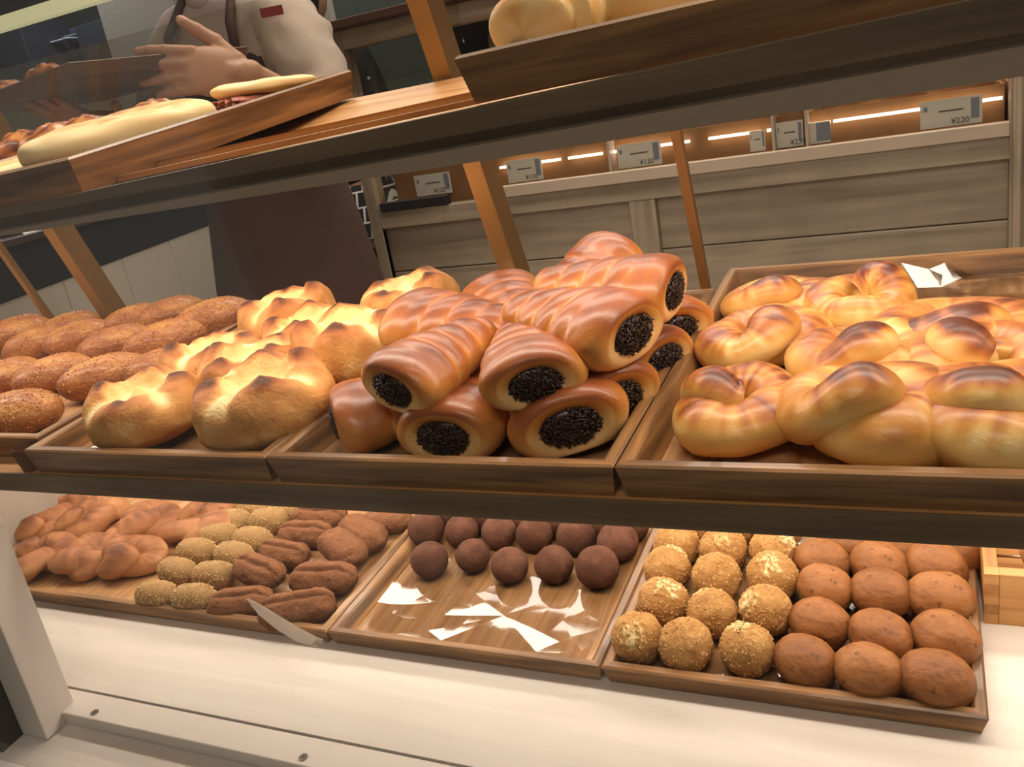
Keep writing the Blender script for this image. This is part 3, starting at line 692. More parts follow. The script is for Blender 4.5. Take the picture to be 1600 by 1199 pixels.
for g in (0.46, 0.50):
    slab(UL, UR, (g, lambda u: tT(u) - 0.002, lambda u: tT(u) + (tk(u) - tT(u)) * (g - .416) / .37 + 0.0012), (g + 0.003, lambda u: tT(u) - 0.002, lambda u: tT(u) + (tk(u) - tT(u)) * (g - .413) / .37 + 0.0012), 'groove_bead', M_bead)
LB = radians(13.75)
def bar(u, wd, dp, v0=0.853, w0=-0.33, w1=0.55):
    p = []
    for ww in (w0, w1):
        v = v0 - (ww + 0.28) * math.tan(LB)
        for dv in (0, dp):
            for du in (-wd / 2, wd / 2): p.append(S(u + du, v + dv, ww))
    MB().hexa(p).build('brass_bar', M_brass, rack, False, 0.0008)
bar(-1.09, 0.021, 0.034); bar(-0.424, 0.021, 0.034); bar(-1.215, 0.010, 0.010); bar(-0.2085, 0.0095, 0.010)
bar(0.50, 0.021, 0.034)
for (v, ww, nm) in ((0.58, -0.070, 'led_housing'), (0.73, -0.066, 'led_housing'), (0.62, -0.332, 'led_housing'), (0.81, -0.332, 'led_housing')):  # the rear one under the top board goes with the added strip
    M = MS @ Matrix.Translation((-0.45, v, ww)); MB().box(-0.97, 0.97, -0.02, 0.02, 0, 0.006, M).build(nm, M_white, rack)

# ------------------------------------------------------------------ white counter, window frame, glass
counter = empty('display_counter', Matrix.Identity(4), 'white painted counter carrying the lower trays', 'counter')
MB().box(-1.75, 0.75, 0.437, 1.0, SHB - 0.03, SHB - 0.0002, MS).build('counter_top', M_whitewood, counter)
p0 = S(0, 0.45, SHB); MB().box(-1.75, 0.75, p0.y + 0.012, p0.y + 0.42, 0.001, p0.z - 0.05).build('counter_base', M_white, counter)
MB().box(-1.215, -1.185, 0.50, 0.98, SHB, SHM - 0.022, MS).build('end_panel', plain('grey_panel', 'a89e93', 0.6), counter)
win = empty('window_1', Matrix.Identity(4)); setting(win)
MB().box(-0.845, 0.75, 0.4045, 0.4355, SHB - 0.016, SHB - 0.0015, MS).build('sill', M_white, win, False, 0.0012)
MB().box(-1.2, 0.75, 0.33, 0.4365, SHB - 0.05, SHB - 0.0165, MS).build('ledge', M_white, win)
bt = S(-0.81, 0.42, SHB - 0.016)
MB().box(-0.848, -0.8098, 0.4235, 0.4625, bt.z - 0.002, S(0, 0.44, SHM - 0.0225).z).build('post', M_white, win, False, 0.001)
MB().box(-0.93, -0.849, 0.40, 0.4625, bt.z - 0.03, bt.z + 0.135).build('mullion', M_black, win)
g = MB(); g.box(-1.6, 1.0, 0.391, 0.3925, bt.z - 0.004, 1.62); g.build('glass_pane', M_glass, win)
for px, py in ((148, 1114), (474, 1184), (800, 1250)):
    u, v = on(px, py, SHB - 0.0015); sc_ = MB()
    M = MS @ Matrix.Translation((u, v, SHB - 0.0015)); n = 18
    sc_.add([M @ Vector((0.0042 * cos(2 * pi * k / n), 0.0042 * sin(2 * pi * k / n), z)) for z in (0, 0.0007) for k in range(n)],
            [tuple(range(n, 2 * n))] + [(k, (k + 1) % n, n + (k + 1) % n, n + k) for k in range(n)])
    so = sc_.build('screw', M_screw, win)
    for a in (0.5, 0.5 + pi / 2):
        MB().box(-0.0026, 0.0026, -0.0005, 0.0005, 0.0006, 0.0009, M @ Matrix.Rotation(a, 4, 'Z')).build('screw_slot', M_black, so)
# frayed tape on the glass
def on_glass(px, py): return at(px, py, 0.3965)
rnd = random.Random(5); top = [(383, 936), (410, 948), (440, 966), (470, 984), (497, 998)]; bot = [(388, 941), (405, 962), (432, 984), (462, 1003), (484, 1009)]
tp = MB(); A = [on_glass(*p) for p in top]; B_ = [on_glass(*p) for p in bot]; vs = []
for a, b in zip(A, B_): vs += [a, (a + b) / 2 + Vector((0, 0.002, 0)), b]
fs = []
for i in range(4):
    for j in range(2): k = i * 3 + j; fs.append((k, k + 1, k + 4, k + 3))
vs2 = [v + Vector((0, 0.0006, 0)) for v in vs]; nn_ = len(vs)
tp.add(vs + vs2, fs + [tuple(i + nn_ for i in reversed(f)) for f in fs])
for k in range(14):
    a = A[-1].lerp(B_[-1], k / 13); d = (A[-1] - A[-2]).normalized() * rnd.uniform(0.001, 0.006)
    tp.tube([a + Vector((0, 0.0004, 0)), a + d + Vector((0, 0.0004 + rnd.uniform(0, .001), 0))], [0.0005, 0.0001], 4)
mt, nt, b = newmat('tape'); b.inputs['Base Color'].default_value = lin('efe6dc'); b.inputs['Roughness'].default_value = 0.6
tl_ = N(nt, 'ShaderNodeBsdfTranslucent'); tl_.inputs[0].default_value = lin('f2e8de'); mx_ = N(nt, 'ShaderNodeMixShader'); mx_.inputs[0].default_value = 0.55; tp_ = N(nt, 'ShaderNodeBsdfTransparent'); m2_ = N(nt, 'ShaderNodeMixShader'); m2_.inputs[0].default_value = 0.25
nt.links.new(b.outputs[0], mx_.inputs[1]); nt.links.new(tl_.outputs[0], mx_.inputs[2]); nt.links.new(mx_.outputs[0], m2_.inputs[1]); nt.links.new(tp_.outputs[0], m2_.inputs[2]); nt.links.new(m2_.outputs[0], nt.nodes['Material Output'].inputs[0])
tag(tp.build('frayed_tape', mt, None, True), 'frayed whitish strip of tape stuck on the glass before the cinnamon donuts', 'tape')
# pleated paper cup at the left end of the shelf
cup = MB(); n = 72; vs = []
u0, v0 = on(8, 738, SHM + 0.011)[0], 0.4885
for z, r in ((0, 0.0105), (0.012, 0.0118), (0.024, 0.0128)):
    for k in range(n): a = 2 * pi * k / n; rr = r * (1 + (0.035 if k % 2 else -0.035) * (0.4 + z / 0.022)); vs.append(MS @ Vector((u0 + rr * cos(a), v0 + rr * sin(a), SHM + 0.0005 + z)))
fs = [(i * n + k, i * n + (k + 1) % n, (i + 1) * n + (k + 1) % n, (i + 1) * n + k) for i in range(2) for k in range(n)] + [tuple(range(n - 1, -1, -1))]
tag(cup.add(vs, fs).build('paper_cup', M_craft), 'pleated brown paper cup at the front left end of the middle shelf', 'paper cup')
# ------------------------------------------------------------------ top shelf
def top_w(u, v): return tT(u) + (tk(u) - tT(u)) * (v - 0.416) / 0.37
def rimtray(name, label, u0, u1, v0, v1, ht):
    z0 = top_w((u0 + u1) / 2, v0); slope = math.atan((top_w((u0 + u1) / 2, v1) - z0) / (v1 - v0)); rr = math.atan((tT(u1) - tT(u0)) / (u1 - u0))
    t = empty('wooden_tray', MS @ Matrix.Translation((u0, v0, top_w(u0, v0) + 0.0012)) @ Euler((slope, -rr * 0.55, 0)).to_matrix().to_4x4(), label, 'tray', 'wooden display trays')
    for mb, mt in make_tray(u1 - u0, v1 - v0, ht): mb.build('rim', mt, t)
    MB().box(0.0175, u1 - u0 - 0.0175, 0.0175, v1 - v0 - 0.0175, 0.0008, 0.0045).build('tray_floor', M_floor, t)
    return t
tl = rimtray('l', 'wooden tray of flat pita sandwiches on the top shelf, at left', -0.83, -0.518, 0.425, 0.785, 0.026)
tr_ = rimtray('r', 'thick wooden tray on the top shelf at the upper right', -0.2145, 0.12, 0.418, 0.778, 0.0245)

def pita_mesh(seed):
    def fn(th, ph):
        d = Vector((sin(th) * cos(ph), sin(th) * sin(ph), cos(th))); n = nz(d * 2, 1, seed); n2 = nz(d * 5, 1, seed)
        k = 1 + .05 * n; z = 0.016 * math.copysign(abs(d.z) ** 0.75, d.z) * (1 + 0.22 * n) - 0.004 * (1 - (d.x ** 2 + d.y ** 2)) * (1 if d.z > 0 else 0)
        return (0.072 * d.x * k, 0.048 * d.y * k, z + 0.014, max(0, min(1, 0.22 + 0.48 * sm(0.40, 1, d.z) + 0.5 * n2 * sm(0.2, .8, d.z) + 0.15 * n + 0.12 * nz(d * 11, 1, seed))))
    return sphere_grid(fn, 64, 40).mesh('pita_bread', K_pita, True)
def pita(u, v, yaw, label, s=1.0, pitch=0, seed=1, sz=1.0, sy=1.0, lift=0.0):
    o = bpy.data.objects.new('pita_sandwich', pita_mesh(seed)); C.objects.link(o); o.matrix_world = TR(u, v, top_w(u, v) + 0.0065 + lift, radians(yaw), radians(pitch), 0, s, 1, sy, sz); tag(o, label, 'sandwich', 'pita sandwiches on the top shelf')
    return o
pita(-0.575, 0.535, 92, 'long flat pita sandwich lying along the tray rim, toasted brown on top', 1.38, 0, 1, 0.95, 0.62)
p2 = pita(-0.562, 0.70, 84, 'folded pita sandwich with ham showing in its open end', 0.85, 4, 2, 0.66, 0.85, 0.017)
lowp = bpy.data.objects.new('lower_half', pita_mesh(3)); C.objects.link(lowp); lowp.parent = p2; lowp.location = (0.004, 0.0, -0.024); lowp.scale = (0.95, 0.95, 0.7)
hm = MB(); rnd = random.Random(8)
for k in range(3):
    vs = []; n = 14
    for j in range(n + 1):
        t = j / n; x = -0.070 + 0.004 * sin(j * 2.1 + k); y = -0.034 + 0.06 * t
        for q_ in range(5): vs.append((x + q_ * 0.016 - .002 * k, y, -0.006 + 0.005 * k - .005 + 0.0035 * sin(j * 1.7 + q_ * 0.7 + k * 2)))
    fs = [(j * 5 + q_, j * 5 + q_ + 1, (j + 1) * 5 + q_ + 1, (j + 1) * 5 + q_) for j in range(n) for q_ in range(4)]
    hm.add(vs, fs)
hmo = hm.build('ham', M_ham, p2, True); hmo['label'] = 'pink folded ham slices'
so = hmo.modifiers.new('thick', 'SOLIDIFY'); so.thickness = 0.0015
pita(-0.68, 0.50, 92, 'pita sandwich at left in its tray, cut off by the photo edge', 1.0, 0, 3, 0.8, 0.62)

def twist_bread(px, py, yaw, label, s, seed, v=0.545):
    r = ray(px, py); k = v / (r.y * ca + r.z * sa); u = r.x * k; wc = top_w(u, v) + 0.0065 + 0.024 * s
    pts = []; L = 90
    for i in range(L):
        t = i / (L - 1); pts.append((-0.075 + 0.15 * t, 0.010 * sin(t * 7), 0.026 + 0.004 * sin(t * 9)))
    me = sweep(pts, [x * (1 + 0.14 * sin(i * 0.42)) for i, x in enumerate(taper(L, 0.028, 0.16, 0.16))], 30, seed).mesh('long_bread', K_pale, True)
    o = bpy.data.objects.new('long_bread', me); C.objects.link(o); o.matrix_world = TR(u, v, wc - 0.026 * s, radians(yaw), 0, 0, s); tag(o, label, 'bread', 'long breads on the top shelf'); return o
K_pale = crust('pale_bread_crust', [(0.0, 'ecd6a0'), (0.3, 'e0b774'), (0.6, 'c98d4a'), (1.0, '9c5a24')], 0.45, 0.2, 0.1, 160, 0.3, 26)
twist_bread(950, 25, 62, 'pale gathered bread at the left end of the thick top tray', 0.9, 3)
twist_bread(1150, 6, 62, 'pale bread in the thick top tray, cut off by the top of the photo', 0.95, 5)

# clear guard behind the top shelf
ga = at(0, 108, 0.86); gb = at(300, 15, 0.86)
gd = MB().box(-1.7, -0.44, 0.884, 0.887, S(0, .8, -0.03).z, (ga.z + gb.z) / 2).build('acrylic_guard', M_acrylic, None); tag(gd, 'clear acrylic guard standing behind the top shelf before the baker', 'guard')

# box with finger joints at the right
ub, vb = on(1537, 974, SHB)
box = empty('wooden_box', MS @ Matrix.Translation((ub, vb, SHB)), 'pale finger jointed wooden box at the right end of the counter', 'box')
M_pine = [wood('pine_long', 'b27a41', 'd8a565', 0, 0.45, 6), wood('pine_deep', '9a6433', 'bf8a4d', 1, 0.45, 6)]
BH, BW, BD, T = 0.052, 0.26, 0.28, 0.011
MB().box(T, BW - T, 0, T, 0, BH).build('front_panel', M_pine[0], box, False, 0.0008)
MB().box(0, T, T, BD, 0, BH).build('side_panel', M_pine[1], box, False, 0.0008)
MB().box(BW - T, BW, T, BD, 0, BH).build('side_panel', M_pine[1], box, False, 0.0008)
MB().box(T, BW - T, BD - T, BD, 0, BH).build('back_panel', M_pine[0], box, False, 0.0008)
for c in (0, BW - T):
    for k in range(5):
        MB().box(c, c + T, -0.0003, T, k * BH / 5, (k + 1) * BH / 5 - 0.0002).build('finger_joint', M_pine[k % 2], box)
MB().box(T, BW - T, T, BD - T, 0.0005, 0.004).build('bottom_panel', M_pine[0], box)
rk = MB()
for k in range(12): y = T + 0.012 + k * 0.021; rk.tube([(T, y, 0.040), (BW - T, y, 0.040)], 0.0013, 6)
rk.build('wire_rack', plain('wire', 'c8c2ba', 0.25, 1.0), box, True)
def chunk():
    o = bpy.data.objects.new('fried_piece', ball_mesh('fried_piece', 51, K_donut, 0.022, 0.8, 0.12, 0.35)); C.objects.link(o); return o
for k, (dx, dy) in enumerate(((0.05, 0.035), (0.095, 0.05), (0.06, 0.09))):
    put('chunk', chunk, TR(ub + dx, vb + dy, SHB + 0.0405, k * 1.3), 'golden fried piece on the wire rack of the wooden box, ' + ['nearest the joint corner', 'right of the nearest piece', 'behind the nearest piece'][k], 'fried bread', 'fried pieces in the wooden box')

# ------------------------------------------------------------------ shop behind
M_cab = wood('cream_cabinet_wood', '8c7c68', 'b2a08a', 0, 0.55, 2.2, 0, 0.15)
M_cabv = wood('cream_cabinet_wood_upright', '8c7c68', 'b2a08a', 2, 0.55, 2.2, 0, 0.15)
M_dark = plain('dark_interior', '1d1a1b', 0.6); M_brown = plain('brown_board', '4c2f22', 0.5)
M_green = plain('dark_grey_green', '4a4f49', 0.5, 0, 0, 6); M_tile = plain('tile_beige', 'b0a595', 0.4, 0, 0, 5, 0, 0.04)
M_navy = plain('navy_band', '17161b', 0.4); M_cream = plain('cream_wall', 'a79c86', 0.7); M_steel = plain('steel_sheet', '8d949f', 0.3, 0.8)
M_floorS = plain('shop_floor', '8a8378', 0.35, 0, 0, 3); M_ceil = plain('ceiling_paint', 'cfc8bd', 0.8)
def struct(name, mb, mat): return setting(mb.build(name, mat))
struct('floor', MB().box(-7.5, 3, -2.2, 5.2, -0.05, 0), M_floorS)
struct('wall_back', MB().box(-7.5, 3, 5.0, 5.2, 0, 2.8), M_green)
struct('wall_left', MB().box(-7.7, -7.5, -2.2, 5.2, 0, 2.8), M_cream)
struct('wall_right', MB().box(3, 3.2, -2.2, 5.2, 0, 2.8), M_cream)
struct('ceiling', MB().box(-7.7, 3.2, -2.2, 5.2, 2.7, 2.8), M_ceil)

YC = 2.0
def X(px, py, Y=YC): return at(px, py, Y).x
def Z(px, py, Y=YC): return at(px, py, Y).z
cab = empty('glass_cabinet', Matrix.Identity(4), 'long cream painted bakery cabinet with glass front and price cards', 'cabinet')
cxl = X(556, 250); cxr = X(1740, 250)
zt0, zt1 = Z(640, 55), Z(640, 22)          # top rail
zr1, zr0 = (Z(640, 333) + Z(1290, 240)) / 2, (Z(660, 362) + Z(1290, 268)) / 2          # rail below the glass
print('rail', zr0, zr1, 'top', zt0, zt1, cxl, cxr)
cd = 0.55
def cb(name, x0, x1, y0, y1, z0, z1, mat, bv=0.002): return MB().box(x0, x1, y0, y1, z0, z1).build(name, mat, cab, False, bv)
pw = 0.035
cb('upright', cxl, cxl + pw, YC, YC + 0.05, 0.06, zt1, M_cabv)
cb('upright', X(1578, 200), X(1650, 200), YC - 0.01, YC + 0.05, 0.06, zt1, M_cabv)
cb('rail', cxl + pw, cxr, YC, YC + 0.05, zr0, zr1, M_cab)
cb('top_rail', cxl + pw, cxr, YC, YC + 0.05, zt0, zt1, M_cab)
cb('top_board', cxl - 0.04, cxr, YC - 0.05, YC + cd, zt1, zt1 + 0.02, M_brown)
xs = [cxl + pw, X(612, 420), X(990, 380), X(1030, 380), X(1577, 320)]
cb('stile', cxl + pw, X(607, 420), YC + 0.001, YC + 0.045, 0.06, zr0, M_cabv)
cb('stile', xs[2], xs[3], YC + 0.001, YC + 0.045, 0.06, zr0, M_cabv)
zp = zr0
for a_, b_ in ((X(607, 420), xs[2]), (xs[3], X(1578, 320))):
    for k in range(6):
        z1 = zr0 - k * 0.125; cb('panel_board', a_, b_, YC + 0.018, YC + 0.035, max(0.06, z1 - 0.123), z1, M_cab, 0.003)
cb('plinth', cxl, cxr, YC + 0.03, YC + cd, 0.001, 0.06, M_dark)
cb('deck', cxl + pw, cxr, YC + 0.05, YC + cd, zr1 - 0.04, zr1 - 0.02, M_cab)
cb('back_panel', cxl + 0.01, cxr, YC + cd, YC + cd + 0.02, 0.06, zt1, M_dark)
cb('side_panel', cxl + 0.001, cxl + 0.02, YC + 0.05, YC + cd, 0.06, zr1, M_cabv)
cb('glass', cxl + pw, cxr, YC + 0.02, YC + 0.024, zr1, zt0, M_glass, 0)
cb('side_glass', cxl + 0.006, cxl + 0.010, YC + 0.05, YC + cd, zr1, zt1, M_glass, 0)
for fx in (0.21, 0.27): cb('inner_post', cxl + fx, cxl + fx + 0.022, YC + cd - 0.05, YC + cd - 0.02, zr1, zt0, M_cabv)
cb('inner_rail', cxl + pw, cxl + 0.3, YC + cd - 0.04, YC + cd - 0.02, Z(640, 118), Z(640, 105), M_cab)
cb('bright_sill', X(782, 300), X(1578, 200), YC - 0.006, YC + 0.02, zr1, zr1 + 0.028, plain('acrylic_sill', 'c9b6a2', 0.25, 0, 0, 12, 0, 0.1))
cb('dark_sill', cxl + pw + 0.01, X(700, 315), YC - 0.004, YC + 0.018, zr1, zr1 + 0.024, M_dark)
M_led_refl = emit('led', 'ffe9cf', 3.2)
for a_, b_ in ((775, 872), (885, 939), (952, 1078), (1108, 1190), (1200, 1206), (1264, 1299), (1304, 1482), (1487, 1566)): cb('led_strip', X(a_, 230, YC + 0.06), X(b_, 230, YC + 0.06), YC + 0.06, YC + 0.068, zr1 + 0.066, zr1 + 0.072, M_led_refl, 0)  # glowing segments stand in for a lamp line reflected in the glass
cl = area('cabinet_light', ((cxl + cxr) / 2 + 0.1, YC + 0.26, zt0 - 0.02), (0, 0, 0), 1.4, 0.1, 5.0, (1.0, 0.78, 0.62))
# boxes, breads and cards in the cabinet
M_kraft = plain('kraft_box', 'a5794f', 0.7); M_cbread = plain('cabinet_bread', 'b8855a', 0.5, 0, 0.3, 30, 0, 0.3); M_cbread2 = plain('cabinet_dark_bread', '5b3220', 0.5, 0, 0.3, 30, 0, 0.3)
cards = [(652, 295, 708, 318, 'yen 120 row'), (795, 272, 850, 297, ''), (966, 243, 1035, 272, ''), (1172, 215, 1196, 240, ''), (1214, 210, 1256, 246, ''), (1264, 205, 1298, 226, ''), (1438, 180, 1535, 208, '')]
where = ['on the kraft box at the left end', 'behind the thick brass bar', 'left of the thin brass bar', 'left of the clear divider', 'between the clear dividers', 'with a dark blue square beside the dividers', 'with the price 220, at the right end']
FONT = None
def text(body, size, M, mat, parent):
    cu = bpy.data.curves.new('price_text', 'FONT'); cu.body = body; cu.size = size; cu.align_x = 'LEFT'; cu.extrude = 0.0001; cu.materials.append(mat)
    tmp = bpy.data.objects.new('t', cu); C.objects.link(tmp); me = bpy.data.meshes.new_from_object(tmp.evaluated_get(bpy.context.evaluated_depsgraph_get())); bpy.data.objects.remove(tmp)
    o = bpy.data.objects.new('price_text', me); C.objects.link(o); o.parent = parent; o.matrix_local = M; return o
prices = ['¥120', '¥130', '¥130', '', '¥230', '', '¥220']
boxx = []
for k, (x0, y0, x1, y1, _) in enumerate(cards):
    Yk = YC + 0.050; a_ = at(x0, (y0 + y1) / 2, Yk); b_ = at(x1, (y0 + y1) / 2 - 3, Yk); hgt = abs(at(x0, y0, Yk).z - at(x0, y1, Yk).z) * 0.85
    zb = zr1 + 0.028 if k else zr1 + 0.024
    cdn = empty('price_card', Matrix.Translation((a_.x, Yk, zb)), 'small white price card %s of the glass cabinet' % where[k], 'price card', 'price cards in the glass cabinet')
    wd = b_.x - a_.x; hgt = 0.055 if k not in (3, 5) else 0.045
    MB().box(0, wd, 0, 0.0015, 0, hgt).build('card', M_paper, cdn)
    if prices[k]: text(prices[k], hgt * 0.3, Matrix.Translation((wd * 0.5, -0.0006, hgt * 0.08)) @ Matrix.Rotation(pi / 2, 4, 'X'), M_ink, cdn)
    if k == 5: MB().box(wd * .35, wd, -0.0006, 0, hgt * 0.1, hgt * .95).build('blue_square', M_bluepat, cdn)
    else:
        MB().box(wd * .82, wd * .95, -0.0006, 0, hgt * 0.2, hgt * .92).build('blue_strip', M_bluepat, cdn)
        MB().box(wd * .06, wd * .12, -0.0006, 0, hgt * 0.62, hgt * .8).build('mark', M_bluepat, cdn)
        MB().box(wd * .3, wd * .7, -0.0006, 0, hgt * 0.55, hgt * .60).build('printed_line', M_ink, cdn)
bx = [cxl + 0.055, X(727, 300), X(944, 260), X(1205, 230), X(1258, 220), X(1578, 180), cxr - 0.05]
for k in range(6):
    x0, x1 = bx[k] + 0.004, bx[k + 1] - 0.004; y0 = YC + 0.075
    b_ = empty('bread_crate', Matrix.Translation((x0, y0, zr1 - 0.0195)), ['kraft bread crate at the left end of the cabinet, holding small dark rolls', 'bread crate behind the thick brass bar, holding tan loaves', 'bread crate behind the thin brass bar in the cabinet', 'narrow bread crate between the clear dividers', 'wide bread crate at the right of the cabinet', 'bread crate past the right cabinet upright'][k], 'crate', 'bread crates in the glass cabinet')
    wd = x1 - x0; hh = 0.115
    MB().box(0, wd, 0, 0.006, 0, hh).build('front_board', M_kraft, b_); MB().box(0, wd, 0.30, 0.306, 0, hh).build('back_board', M_kraft, b_)
    MB().box(0, 0.006, 0.006, 0.30, 0, hh).build('end_board', M_kraft, b_); MB().box(wd - 0.006, wd, 0.006, 0.30, 0, hh).build('end_board', M_kraft, b_)
    MB().box(0.006, wd - 0.006, 0.006, 0.30, 0.05, 0.056).build('bottom_board', M_kraft, b_)
    n = max(1, int(wd / (0.05 if k == 0 else 0.105)))
    for j in range(n):
        for r in range(2):
            if k == 0:
                put('crate_roll', lambda: sphere_grid(lambda th, ph: (0.022 * sin(th) * cos(ph), 0.03 * sin(th) * sin(ph), 0.02 * cos(th), 0), 16, 10).build('small_roll', M_cbread2, None, True), Matrix.Translation((x0 + wd * (j + .5) / n, y0 + 0.06 + 0.09 * r, zr1 - 0.0195 + 0.105)), 'small dark roll in the kraft crate, %s in the %s row' % (ORD[j], ['front', 'rear'][r]), 'bread', 'small rolls in the cabinet')
            else:
                put('crate_loaf', lambda: sphere_grid(lambda th, ph: (0.046 * sin(th) * cos(ph) * (1 + .1 * cos(th)), 0.062 * sin(th) * sin(ph), 0.045 * cos(th), 0), 20, 12).build('tan_loaf', M_cbread, None, True), Matrix.Translation((x0 + wd * (j + .5) / n, y0 + 0.08 + 0.13 * r, zr1 - 0.0195 + 0.11)), 'tan loaf in %s, %s in the %s row' % (['', 'the crate behind the thick brass bar', 'the crate behind the thin brass bar', 'the narrow crate between the dividers', 'the wide right hand crate', 'the crate past the right upright'][k], ORD[min(j, 6)], ['front', 'rear'][r]), 'bread', 'tan loaves in the cabinet')
for px in (727, 944, 1205, 1258): cb('divider', X(px, 250), X(px, 250) + 0.006, YC + 0.03, YC + 0.3, zr1 - 0.018, zr1 + 0.2, plain('divider_acrylic', 'd8c8bb', 0.3), 0)

# fluted column at the right
fc = MB(); xr0 = X(1584, 300, YC - 0.04)
fc.box(xr0, xr0 + 0.16, YC - 0.04, YC - 0.012, 0.0, 2.7)
for k in range(9): fc.tube([(xr0 + 0.010 + k * 0.0175, YC - 0.041, 0.06), (xr0 + 0.010 + k * 0.0175, YC - 0.041, 2.65)], 0.006, 8)
setting(fc.build('column', M_cabv)); 

# counter at the left, running away from the window
rA = ray(131, 424); rB = ray(328, 350); zb = 0.80
kA = (zb - H) / rA.z; kB = (zb - H) / rB.z
pA = Vector((0, 0, H)) + rA * kA; pB = Vector((0, 0, H)) + rB * kB
dr = (pB - pA); dr.z = 0; dr.normalize(); nrm = Vector((-dr.y, dr.x, 0))
if nrm.dot(Vector((0, 0, 0)) - pA) < 0: nrm = -nrm
print('counter', pA, pB, dr)
ang = math.atan2(dr.y, dr.x)
zt = zb + 0.115
MC = Matrix.Translation((pA.x, pA.y, 0)) @ Matrix.Rotation(ang, 4, 'Z')      # local x along, -y or +y into the counter
sgn = 1 if (Matrix.Rotation(ang, 3, 'Z') @ Vector((0, 1, 0))).dot(nrm) < 0 else -1
def lbox(name, mat, parent, x0, x1, d0, d1, z0, z1, bv=0.0):
    y0, y1 = sorted((sgn * d0, sgn * d1)); return MB().box(x0, x1, y0, y1, z0, z1).build(name, mat, parent, False, bv)
lc = empty('serving_counter', MC, 'beige tiled counter with a dark upper band, behind the fried breads', 'counter')
tw = 0.30
for k in range(-3, 4):
    for j in range(2): lbox('tile', M_tile, lc, k * tw + 0.20, k * tw + 0.20 + tw - 0.003, 0.0, 0.012, 0.02 + j * 0.39, 0.02 + j * 0.39 + 0.387, 0.001)
lbox('body', M_navy, lc, -0.75, 1.1, 0.012, 0.6, 0.001, zb)
lbox('upper_band', M_navy, lc, -0.75, 1.1, -0.004, 0.6, zb, zt)
lbox('top', plain('counter_brown', '3b2a20', 0.4), lc, -0.75, 1.1, -0.015, 0.6, zt, zt + 0.015)
# wrapped breads and cards on that counter
M_wrap = clear('bread_wrap', 'e8e0d6', 0.8, 0.08, 0.08); M_wb = plain('wrapped_bread', '6e452c', 0.6, 0, 0.4, 25, 0, 0.5)
def wrapped():
    o = sphere_grid(lambda th, ph: (0.085 * sin(th) * cos(ph) * (1 + .1 * nz((cos(ph), sin(ph), cos(th)), 3)), 0.06 * sin(th) * sin(ph), 0.045 * cos(th) * (1 + .15 * nz((cos(ph), sin(ph), cos(th)), 4, 2)) + 0.042, 0), 24, 14).build('wrapped_bread', M_wb, None, True)
    rnd = random.Random(2)
    wv = sphere_grid(lambda th, ph: (0.094 * sin(th) * cos(ph) + rnd.uniform(-.004, .004), 0.069 * sin(th) * sin(ph) + rnd.uniform(-.004, .004), 0.052 * cos(th) + 0.048 + rnd.uniform(-.003, .003), 0), 18, 10).build('clear_wrapper', M_wrap, o)
    return o
for k, (x, d, rz, t) in enumerate(((-0.45, 0.12, 0.2, 'nearest the left edge'), (-0.26, 0.13, 1.2, 'second from the left edge'), (-0.06, 0.14, 0.5, 'beside the white cards'), (-0.36, 0.30, 0.8, 'behind the nearest one'), (-0.12, 0.32, 2.0, 'in the rear row'))):
    put('wrapped', wrapped, MC @ Matrix.Translation((x, sgn * d, zt + 0.0155)) @ Matrix.Rotation(rz, 4, 'Z') @ Matrix.Scale(0.8, 4), 'brown bread in a clear wrapper on the tiled counter, ' + t, 'wrapped bread', 'wrapped breads on the tiled counter')
for k, (x, d, t) in enumerate(((-0.30, 0.03, 'leftmost'), (-0.12, 0.03, 'beside the thick brass bar'), (0.08, 0.03, 'right of the thick brass bar'))):
    c_ = MB().box(-0.045, 0.045, -0.001, 0.001, 0, 0.055).build('price_card', M_paper, None, False, 0, MC @ Matrix.Translation((x, sgn * d * 0.5, zt + 0.0152)) @ Matrix.Rotation(-sgn * radians(50), 4, 'X'))
    tag(c_, 'white price card leaning on the tiled counter, ' + t, 'price card', 'price cards on the tiled counter')

# ------------------------------------------------------------------ far left kitchen
def thing_box(name, label, cat, px0, py0, px1, py1, Y, dep, mat, bv=0.004, floor=False):
    a_ = at(px0, py1, Y); b_ = at(px1, py0, Y)
    o = MB().box(min(a_.x, b_.x), max(a_.x, b_.x), Y, Y + dep, 0.001 if floor else a_.z, b_.z).build(name, mat, None, False, bv)
    return tag(o, label, cat) if label else o
struct('trim_1', MB().box(at(-250, 40, 2.7).x, at(330, 10, 2.7).x, 2.7, 2.75, at(60, 30, 2.7).z, at(60, 6, 2.7).z), emit('lit_trim', 'd9d3a4', 0.6))
struct('trim_2', MB().box(at(500, 30, 3.4).x, at(517, 30, 3.4).x, 3.4, 3.44, 0, 2.7), plain('pale_post', 'aaa8a2', 0.5))
setting(thing_box('wall_partition', None, None, -250, 98, 250, 300, 3.3, 0.08, M_cream, 0, True))
M_kdark = plain('kitchen_dark', '1f2129', 0.5); M_knavy = plain('kitchen_navy', '3d465c', 0.4)
thing_box('tall_fridge', 'dark tall kitchen unit at the upper left edge of the photo', 'fridge', -160, 30, 26, 130, 3.9, 0.35, M_kdark, 0.004, True)
thing_box('oven', 'blue grey steel oven behind the cream partition at upper left', 'oven', 34, 36, 138, 130, 4.32, 0.5, M_knavy, 0.01, True)
thing_box('steel_hood', 'pale steel hood on the blue grey oven at upper left', 'hood', 80, 44, 140, 66, 4.18, 0.12, M_steel, 0.01)
thing_box('dough_tub', 'whitish dough tub in front of the blue grey oven', 'tub', 62, 58, 104, 72, 4.08, 0.08, plain('white_tub', 'b9bdc9', 0.4), 0.012)
thing_box('kitchen_rack', 'dark kitchen rack right of the oven, left of the beige pillar', 'rack', 142, 22, 186, 130, 4.0, 0.25, M_kdark, 0.004, True)
